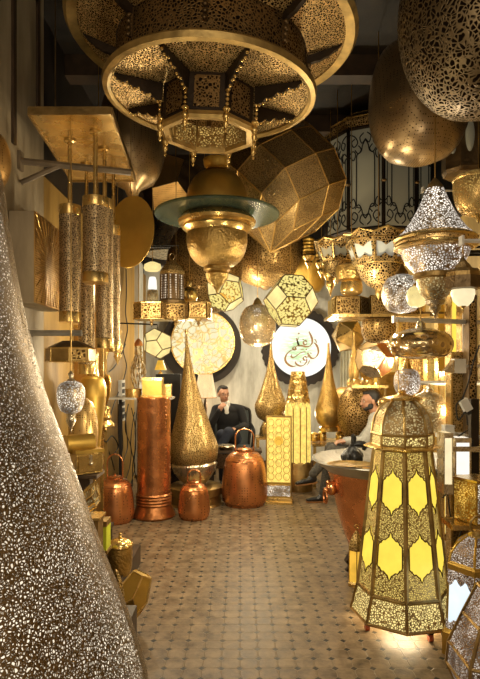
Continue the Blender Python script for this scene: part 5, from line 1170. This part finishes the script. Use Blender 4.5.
# ---------------------------------------------------------------- right wall fittings
def bar(label, a, b, th=.018):
    T = thing('wall_rail', label, 'rail', Vector(b)); part(T, 'bar', tube([a, b], th, 4), M['white_rail'], False); part(T, 'end_plate', box(b, (.02, .07, .07)), M['white_rail'], False); part(T, 'end_cap', box(a, (.012, .05, .05)), M['white_rail'], False)
bar('white display rail crossing in front of the tiered sparkling pendant', (P(394, 0, 4.13).x, 4.13, RU), (XR, 4.5, RU))
bar('lower white display rail behind the pierced teardrop pendant', (P(408, 0, 4.7).x, 4.7, RL), (XR, 4.7, RL))
bar('short white rail high beside the dark cage lantern', (P(423, 0, 4.75).x, 4.75, P(0, 184, 4.6).z), (XR, 4.8, P(0, 184, 4.6).z), .01)
bar('white rail end holding the onion-domed lantern', (P(462, 0, 2.95).x, 2.95, RZC+.01), (XR, 3.0, RZC+.01), .011)
arm('dark rail on the golden wall carrying the silver donut pendant', (XR-.01, 3.9, RZA), (P(418, 0, 3.9).x, 3.9, RZA), .012)
arm('dark rail on the golden wall carrying the small milky ball', (XR-.01, 3.75, RZA), (P(415, 0, 3.75).x, 3.75, RZA), .009)
arm('dark rail on the golden wall carrying the white-sparkling sphere', (XR-.01, 4.1, RZB), (P(400, 0, 4.1).x, 4.1, RZB), .012)
def col_lamp(name, label, px0, px1, y0, d, mat, frame='gold', y1=None, base='aged'):
    a, b = P(px0, y0, d), P(px1, y0, d); x = (a.x+b.x)/2; w_ = b.x-a.x; zb = 0 if y1 is None else P(0, y1, d).z
    T = thing(name, label, 'lamp' if mat[0] in 'gl' and mat != 'gold' else 'screen', (x, d, zb)); h = a.z-zb
    part(T, 'body', box((x, d, zb+h/2+.03), (w_*.86, .10, h-.06)), M[mat], False)
    part(T, 'frame', join(*[box((x+s*w_*.46, d-.02*0, zb+h/2), (w_*.10, .12, h)) for s in (-1, 1)]+[box((x, d, zb+.03), (w_, .13, .06)), box((x, d, zb+h-.015), (w_, .13, .03))]), M[frame], False)
    if y1 is not None: part(T, 'wall_fixing', box(((x+XR)/2, d+.04, zb+h*.7), (XR-x, .02, .03)), M[frame], False)
    return T
col_lamp('panel_lamp', 'tall narrow yellow lit column behind the onion-domed lantern', 449, 460, 286, 4.95, 'g_yellow')
col_lamp('panel_lamp', 'cream ribbed lit strip lamp at the dark textured post', 459.5, 466.5, 300, 4.75, 'g_cream')
col_lamp('decorative_screen', 'tall etched golden panel with angled foot standing near the wall outlets', 449, 467, 352, 4.5, 'p_b')
col_lamp('decorative_screen', 'tall dark textured post-like panel behind the onion-domed lantern', 466.5, 474, 296, 4.35, 'p_a', 'bronze')
col_lamp('panel_lamp', 'narrow golden lit column behind the lower rail', 426, 436, 356, 5.5, 'l_gold')
col_lamp('decorative_screen', 'plain satin brass column beside the narrow golden lit column', 436.5, 443, 300, 5.35, 'satin', 'gold')
col_lamp('panel_lamp', 'bright cream strip lamp squeezed between satin column and etched panel', 442.5, 449, 372, 5.1, 'g_pale')
col_lamp('decorative_screen', 'broad satin brass panel seen under the long golden box shelf', 378, 396, 372, 7.25, 'ham', 'gold')
col_lamp('decorative_screen', 'golden slab panel behind the flat shiny hood', 398, 424, 300, 6.0, 'p_c', 'gold')
T = thing('wall_cube_light', 'small white cube light on a slanted arm against the golden wall', 'wall lamp', P(459, 373, 4.3)); a = P(459, 366, 4.3)
part(T, 'cube', box(a, (.085, .085, .11)), M['white_rail'], False); part(T, 'shade_wing', prism([a+Vector((-.045, -.04, -.055)), a+Vector((-.045, -.04, .045)), a+Vector((-.12, -.04, -.045))], (0, 0, 0), (0, .08, 0)), M['silver'], False)
part(T, 'arm', tube([a, (XR, 4.35, a.z)], .012, 6), M['white_rail'])
# dark post, adapter and wires
px_ = P(474, 0, 3.9).x
T = thing('wall_post', 'dark upright cable post at the frame edge with tangled wires', 'post', (px_, 3.9, 0)); part(T, 'upright', box((px_, 3.9, .67), (.055, .055, 1.33)), M['black_bronze'], False); part(T, 'foot', box((px_, 3.9, .01), (.16, .16, .02)), M['black_bronze'], False)
T = thing('power_adapter', 'white angled plug adapter at the top of the dark cable post', 'adapter', P(465, 412, 3.8)); a = P(466, 405, 3.82)
part(T, 'body', box(a, (.055, .045, .085), ry=-.5), M['white_plastic'], False); part(T, 'plug', box(a+Vector((.022, .03, -.05)), (.03, .07, .03), ry=-.5), M['cable'], False)
T = thing('power_adapter', 'black power brick hanging among wires beside the golden cube lamp', 'adapter', P(470, 452, 3.75)); a = P(468, 446, 3.78); part(T, 'body', box(a, (.06, .04, .09), ry=.1), M['cable'], False); part(T, 'label_sticker', box(a+Vector((-.015, -.021, -.01)), (.02, .002, .03), ry=.1), M['white_plastic'], False)
random.seed(5)
wl = ['long black wire hanging down from above the white adapter', 'black wire curling beneath the white adapter', 'black wire drooping beside the black power brick', 'thin black wire crossing behind the yellow lantern edge', 'black wire looping down near the golden cube lamp', 'black wire falling to the floor behind the white-paned lantern']
for k, pts in enumerate([[(480, 345), (474, 362), (468, 385), (463, 398)], [(464, 398), (457, 405), (459, 420), (466, 412), (468, 425)], [(462, 440), (455, 447), (449, 446), (457, 438), (468, 430)], [(443, 498), (452, 488), (462, 478), (470, 470)], [(455, 470), (447, 480), (449, 500), (452, 520), (460, 528)], [(466, 520), (458, 545), (462, 565), (450, 585)]]):
    d0 = 3.72+.03*k
    cable(wl[k], [P(a, b, d0) for a, b in pts], .005)
col_lamp('panel_lamp', 'bright white flat lit lamp behind the dark cable post', 452, 468, 437, 3.75, 'g_white', 'silver', y1=482)
col_lamp('panel_lamp', 'soft amber lit slab next to the tall yellow lantern shoulder', 441, 450, 432, 3.5, 'g_cream', 'silver', y1=492)
cbox('white_box', 'small white box lamp on the wall shelf near the etched golden panel', 'box', 444, 453, 425, 4.35, .08, P(0, 434, 4.35).z, 'white_plastic')
T, z_ = shelf('wall_shelf', 'small pale wall shelf near the yellow lantern dome', 440, 470, 434, 4.35, .2, 'white_rail', legs=False); part(T, 'bracket', box(((P(470, 0, 4.35).x+XR)/2, 4.4, z_-.03), (XR-P(470, 0, 4.35).x+.04, .06, .03)), M['white_rail'], False)
def cube_lamp():
    d = 3.45; T, zt = shelf('corner_shelf', 'small golden wedge shelf carrying the golden cube lamp', 447, 484, 521, d, .2, 'gold', legs=False, th=.03)
    part(T, 'post', box((P(476, 0, d).x, d+.04, (zt-.03)/2), (.05, .05, zt-.03)), M['wood'], False)
    a = P(470, 497, d); s = S(40, d); T = thing('cube_lamp', 'golden pierced cube lamp with one bright lit face at the frame edge', 'table lamp', (a.x+.03, d, zt)); mt = Matrix.Translation((a.x+.045, d+.01, zt+.13)) @ Matrix.Rotation(math.radians(24), 4, 'Z')
    part(T, 'body', xf(box((0, 0, 0), (.18, .18, .255)), mt), M['satin'], False); part(T, 'amber_face', xf(box((-.093, 0, 0), (.006, .165, .235)), mt), M['l_amber'], False); part(T, 'amber_face', xf(box((0, -.093, 0), (.165, .006, .235)), mt), M['l_white'], False); part(T, 'lid', xf(box((0, 0, .131), (.19, .19, .012)), mt), M['gold'], False)
cube_lamp()
# black carved table with tins and small things in front of the man in black
T, ztab = shelf('low_table', 'low dark carved table between big teardrop and seated man in black', 209, 262, 449, 6.93, .28, 'wood')
a, b = P(210, 449, 6.8), P(261, 449, 6.8); part(T, 'carved_front', box(((a.x+b.x)/2, 6.81, ztab-.13), (b.x-a.x-.04, .02, .18)), M['p_dark'], False)
turned('brass_bowl', 'flat pale brass bowl on the low carved table', 'bowl', 226, 6.9, [('bowl', [(9, 445), (9.5, 446), (6, 448.8), (4, 449)], 'silver', 32)])
turned('brass_cup', 'small silver cup beside the flat bowl on the low carved table', 'cup', 214, 6.9, [('cup', [(2.5, 441), (3, 442), (2.6, 448), (1.5, 449)], 'silver', 24)])

# ---------------------------------------------------------------- people
def remeshed(name, g, vox, mat, T, sm=3, label=None):
    me = bpy.data.meshes.new('t'); b = origin(T)
    me.from_pydata([(v[0]-b.x, v[1]-b.y, v[2]-b.z) for v in g[0]], [], g[1])
    o = bpy.data.objects.new('t', me); COL.objects.link(o)
    r = o.modifiers.new('r', 'REMESH'); r.mode = 'VOXEL'; r.voxel_size = vox
    s = o.modifiers.new('s', 'SMOOTH'); s.iterations = sm; s.factor = .5
    dg = bpy.context.evaluated_depsgraph_get(); m2 = bpy.data.meshes.new_from_object(o.evaluated_get(dg))
    bpy.data.objects.remove(o); m2.materials.clear(); m2.materials.append(M[mat])
    for p in m2.polygons: p.use_smooth = True
    n = bpy.data.objects.new(name, m2); COL.objects.link(n); n.parent = T; m2.name = name
    if label: n['label'] = label
    return n
def ell(c, f, u, s, a, b, c3, seg=20, rings=14):
    g = ball((0, 0, 0), 1, seg, rings); return [tuple(c+s*v[0]*a+f*v[1]*b+u*v[2]*c3) for v in g[0]], g[1]
def head(H, f, u, k=1.0, beard=False):
    f = f.normalized(); s = f.cross(u).normalized(); u = s.cross(f).normalized(); E = lambda x, y, z, a, b, c3: ell(H+(s*x+f*y+u*z)*k, f, u, s, a*k, b*k, c3*k)
    flesh = [E(0, -.012, .028, .074, .092, .088), E(0, .022, -.035, .056, .066, .070), E(0, .045, -.078, .032, .032, .026), E(0, .062, -.028, .046, .03, .05), E(0, .06, .018, .058, .03, .05),
      E(0, .105, -.022, .013, .022, .014), E(0, .093, .002, .009, .015, .03), E(.076, -.012, -.01, .010, .02, .032), E(-.076, -.012, -.01, .010, .02, .032), E(.031, .072, .024, .022, .014, .007), E(-.031, .072, .024, .022, .014, .007), E(0, .088, -.05, .024, .010, .006), E(0, .086, -.062, .020, .010, .007)]
    eyes = [E(.030, .077, .004, .013, .010, .007), E(-.030, .077, .004, .013, .010, .007)]
    pup = [E(.030, .084, .004, .005, .005, .006), E(-.030, .084, .004, .005, .005, .006)]
    brow = [E(.032, .083, .027, .020, .007, .0045), E(-.032, .083, .027, .020, .007, .0045)]
    lips = [E(0, .096, -.051, .020, .006, .0035), E(0, .095, -.058, .018, .006, .004)]
    hair = [E(0, -.034, .050, .079, .088, .078), E(0, .022, .098, .052, .052, .024), E(.064, -.035, .025, .016, .042, .045), E(-.064, -.035, .025, .016, .042, .045), E(0, -.08, .0, .058, .030, .06)]
    bd = [E(.052, .018, -.055, .012, .035, .035), E(-.052, .018, -.055, .012, .035, .035), E(0, .058, -.086, .036, .028, .020), E(0, .098, -.042, .026, .007, .0045), E(.03, .05, -.075, .02, .03, .024), E(-.03, .05, -.075, .02, .03, .024)] if beard else []
    return flesh, eyes, pup, brow, lips, hair, bd
def hand(W, dirv, palm, thumb_side, curl=.6, k=1.0):
    """palm and five separate curled fingers"""
    dv = dirv.normalized(); pn = palm.normalized(); sd = dv.cross(pn).normalized()*thumb_side; pn = sd.cross(dv).normalized()*(1 if sd.cross(dv).dot(palm) > 0 else -1)
    g = [ell(W+dv*.045*k, dv, pn, sd, .040*k, .050*k, .016*k)]
    for i, L_ in enumerate((.070, .078, .072, .058)):
        b0 = W+dv*.082*k+sd*(.029-.0195*i)*k; p = [b0]; ang = 0
        for j, q in enumerate((.45, .32, .23)):
            ang += curl*(.7+.2*j); p.append(p[-1]+(dv*math.cos(ang)+pn*math.sin(ang))*L_*q*k)
        r = [.0092*k, .0086*k, .0078*k, .0066*k]
        g += [capsule(p[j], p[j+1], r[j], r[j+1], 10) for j in range(3)]; g.append(capsule(W+dv*.03*k, b0, .011*k, .0094*k, 10))
    t0 = W+dv*.02*k+sd*.026*k; t1 = t0+(dv*.5+sd*.7+pn*.35).normalized()*.038*k; t2 = t1+(dv*.85+sd*.15+pn*.5).normalized()*.034*k
    return g+[capsule(t0, t1, .0125*k, .0105*k, 10), capsule(t1, t2, .0105*k, .008*k, 10)]
def shoe(A, T_, up=Vector((0, 0, 1)), k=1.0):
    """A ankle, T_ toe direction"""
    f = T_.normalized(); s = f.cross(up).normalized(); u = s.cross(f).normalized(); o = A-u*.055*k
    up_ = [ell(o+f*.02*k, f, u, s, .036*k, .06*k, .045*k), ell(o+f*.09*k-u*.012*k, f, u, s, .040*k, .09*k, .030*k), ell(o+f*.16*k-u*.018*k, f, u, s, .036*k, .05*k, .022*k), ell(A, f, u, s, .036*k, .042*k, .04*k)]
    so = []
    for y, w_ in ((-.035, .022), (-.02, .032), (.03, .033), (.09, .042), (.15, .040), (.19, .026), (.207, .010)): so.append((y, w_))
    pl = [o+f*y*k+s*w_*k-u*.034*k for y, w_ in so]+[o+f*y*k-s*w_*k-u*.034*k for y, w_ in reversed(so)]
    return join(*up_), prism(pl, Vector((0, 0, 0)), -u*.013*k)
def person(label, J, fdir, mats, hk=1.0, beard=False, hands=None, hup=Vector((0, 0, 1)), base=None):
    T = thing('person', label, 'person', base)
    H = J['head']; fl, ey, pu, br, li, ha, bd = head(H, fdir, hup, hk, beard)
    body = list(fl); nb = J['neck']; body += [capsule(H-hup*.05, nb, .052, .058)]
    ch, pe = J['chest'], J['pelvis']; sL, sR = J['shL'], J['shR']; ax = (sR-sL).normalized(); tw = J.get('front', Vector((0, -1, 0)))
    def torso(e):
        up = (nb-pe).normalized()
        g = [ell(ch, tw, up, ax, .165+e, .105+e, .16+e), ell(ch+up*.10, tw, up, ax, .15+e, .09+e, .08+e), ell((ch+pe)/2, tw, up, ax, .145+e, .10+e, .17+e), ell(pe, tw, up, ax, .165+e, .115+e, .12+e), capsule(nb-up*.05, sL, .05+e, .052+e), capsule(nb-up*.05, sR, .05+e, .052+e)]
        return g
    def arms(e):
        g = []
        for s in 'LR': g += [capsule(J['sh'+s], J['el'+s], .052+e, .042+e), capsule(J['el'+s], J['wr'+s], .041+e, .028+e*.7)]
        return g
    def legs(e):
        g = []
        for s in 'LR': g += [capsule(J['hp'+s], J['kn'+s], .082+e, .058+e), capsule(J['kn'+s], J['an'+s], .055+e, .036+e)]
        return g
    body += torso(0)+arms(0)+legs(0)
    for s in 'LR': body += hand(J['wr'+s], *hands[s])
    remeshed('body', join(*body), .0065, mats[0], T, 2)
    remeshed('hair', join(*ha), .007, 'hair', T, 2)
    if bd: remeshed('beard', join(*bd), .005, 'hair', T, 2)
    part(T, 'eyes', join(*ey), M['shirt']); part(T, 'pupils', join(*pu), M['hair']); part(T, 'eyebrows', join(*br), M['hair']); part(T, 'lips', join(*li), M['lips'])
    up = (nb-pe).normalized()
    if mats[4]:   # open shirt collar under the cardigan
        remeshed('shirt', join(ell(ch+up*.07+tw*.052, tw, up, ax, .062, .058, .13), capsule(nb-up*.0+tw*.01, nb-up*.05+tw*.02, .064, .075)), .007, mats[4], T, 2)
        q = nb+tw*.075; part(T, 'collar', join(prism([q+ax*.01-up*.02, q+ax*.062+up*.012, q+ax*.05-up*.06], (0, 0, 0), tw*.008), prism([q-ax*.01-up*.02, q-ax*.062+up*.012, q-ax*.05-up*.06], (0, 0, 0), tw*.008)), M[mats[4]], False)
    remeshed('top', join(*(torso(.014)+arms(.013)+[] )), .008, mats[1], T, 3)
    remeshed('trousers', join(*(legs(.012)+[ell(pe, tw, up, ax, .175, .125, .10)])), .008, mats[2], T, 3)
    for s in 'LR':
        a, b = shoe(J['an'+s], J['toe'+s], J.get('soleup'+s, Vector((0, 0, 1))))
        remeshed('shoe', a, .006, mats[3], T, 2); part(T, 'sole', b, M['sole'], False)
    return T
# man in black cardigan, hand at his chin, legs crossed
d0 = 7.75
J = dict(head=P(224, 394.2, d0), neck=P(226, 403.5, d0+.03), chest=P(228, 418, d0+.05), pelvis=P(229, 437, d0+.12), shL=P(216.5, 409.5, d0+.03), shR=P(240.5, 409.5, d0+.05),
  elL=P(211.5, 425, d0-.08), wrL=P(219.5, 411, d0-.17), elR=P(246, 425.5, d0-.02), wrR=P(237, 428.5, d0-.26),
  hpL=P(223.5, 439, d0+.05), hpR=P(235.5, 439, d0+.05), knL=P(222, 434.5, d0-.42), knR=P(229, 432, d0-.45), anL=Vector((P(224, 466, d0).x, d0-.40, .1)), anR=P(216, 457, d0-.50), toeL=Vector((-.1, -1, 0)), toeR=Vector((-.9, -.4, -.1)))
person('seated person in black cardigan and white shirt, hand at chin, legs crossed', J, Vector((.42, -1, -.10)), ('skin', 'knit', 'jeans', 'leather', 'shirt'), hk=.98,
  hands={'L': (Vector((.45, -.1, .75)), Vector((.6, .6, 0)), 1, .75), 'R': (Vector((-1, -.15, -.05)), Vector((0, 0, -1)), 1, .35)}, base=(J['pelvis'].x, d0, 0))
def armchair():
    x, y = J['pelvis'].x+.04, d0+.18; T = thing('armchair', 'grey upholstered armchair with dark frame under the seated person in black', 'armchair', (x, y, 0)); zs = J['pelvis'].z-.135
    part(T, 'seat', box((x, y-.10, zs-.05), (.52, .52, .10)), M['upholstery']); 
    pts = [Vector((x-.25, 0, 0))+Vector((0, y+.22, zs-.05)), Vector((x-.27, y+.26, zs+.42)), Vector((x-.20, y+.28, zs+.52)), Vector((x, y+.29, zs+.56)), Vector((x+.20, y+.28, zs+.52)), Vector((x+.27, y+.26, zs+.42)), Vector((x+.25, y+.22, zs-.05))]
    part(T, 'backrest', prism(pts, (0, 0, 0), (0, .07, 0)), M['upholstery'], False); part(T, 'back_frame', tube(bez(pts, 5), .022, 8), M['iron'])
    for s in (-1, 1):
        part(T, 'armrest', tube(bez([(x+s*.27, y+.24, zs+.30), (x+s*.31, y, zs+.24), (x+s*.31, y-.25, zs+.22), (x+s*.30, y-.33, zs+.12), (x+s*.28, y-.33, zs-.05)], 5), .024, 8), M['iron'])
        for q in (-.33, .2): part(T, 'leg', tube([(x+s*.24, y+q, zs-.08), (x+s*.25, y+q, 0)], [.025, .016], 8), M['iron'])
armchair()
# bearded man in grey sweater, in profile, leaning on the tub, one leg crossed
d1 = 6.35
J2 = dict(head=P(370.5, 401, d1), neck=P(377, 413, d1), chest=P(377, 428, d1), pelvis=P(375, 452, d1+.02), shL=P(377, 420, d1-.17), shR=P(379, 419, d1+.17), front=Vector((-1, -.1, 0)),
  elL=P(365, 441, d1-.24), wrL=P(348, 441.5, d1-.16), elR=P(362, 440, d1+.2), wrR=P(346, 440, d1+.02),
  hpL=P(371, 455, d1-.09), hpR=P(371, 455, d1+.10), knL=P(334, 450, d1-.12), knR=P(331, 448, d1+.10), anL=P(313.5, 474, d1-.2), anR=P(324, 489, d1+.12), toeL=Vector((-1, -.1, -.12)), toeR=Vector((-1, -.1, -.0)), soleupL=Vector((-.1, 0, 1)))
J2['anR'].z = .106
person('seated bearded person in profile, light grey sweater and dark checked trousers, one foot raised', J2, Vector((-1, -.12, -.12)), ('skin2', 'grey_knit', 'plaid', 'leather', None), beard=True,
  hands={'L': (Vector((-1, .25, -.1)), Vector((0, 0, -1)), -1, .45), 'R': (Vector((-1, -.25, -.1)), Vector((0, 0, -1)), 1, .45)}, base=(J2['pelvis'].x, d1, 0))
def bench():
    x, y = J2['pelvis'].x+.03, d1; zs = J2['pelvis'].z-.15; T = thing('stool', 'round dark leather stool under the bearded person', 'stool', (x, y, 0))
    part(T, 'seat', lathe((x, y), [(.17, zs), (.215, zs-.02), (.22, zs-.07), (.2, zs-.09)], 32), M['upholstery'])
    for a in (45, 135, 225, 315): part(T, 'leg', tube([(x+.14*math.cos(math.radians(a)), y+.14*math.sin(math.radians(a)), zs-.08), (x+.19*math.cos(math.radians(a)), y+.19*math.sin(math.radians(a)), 0)], .018, 8), M['wood'])
bench()
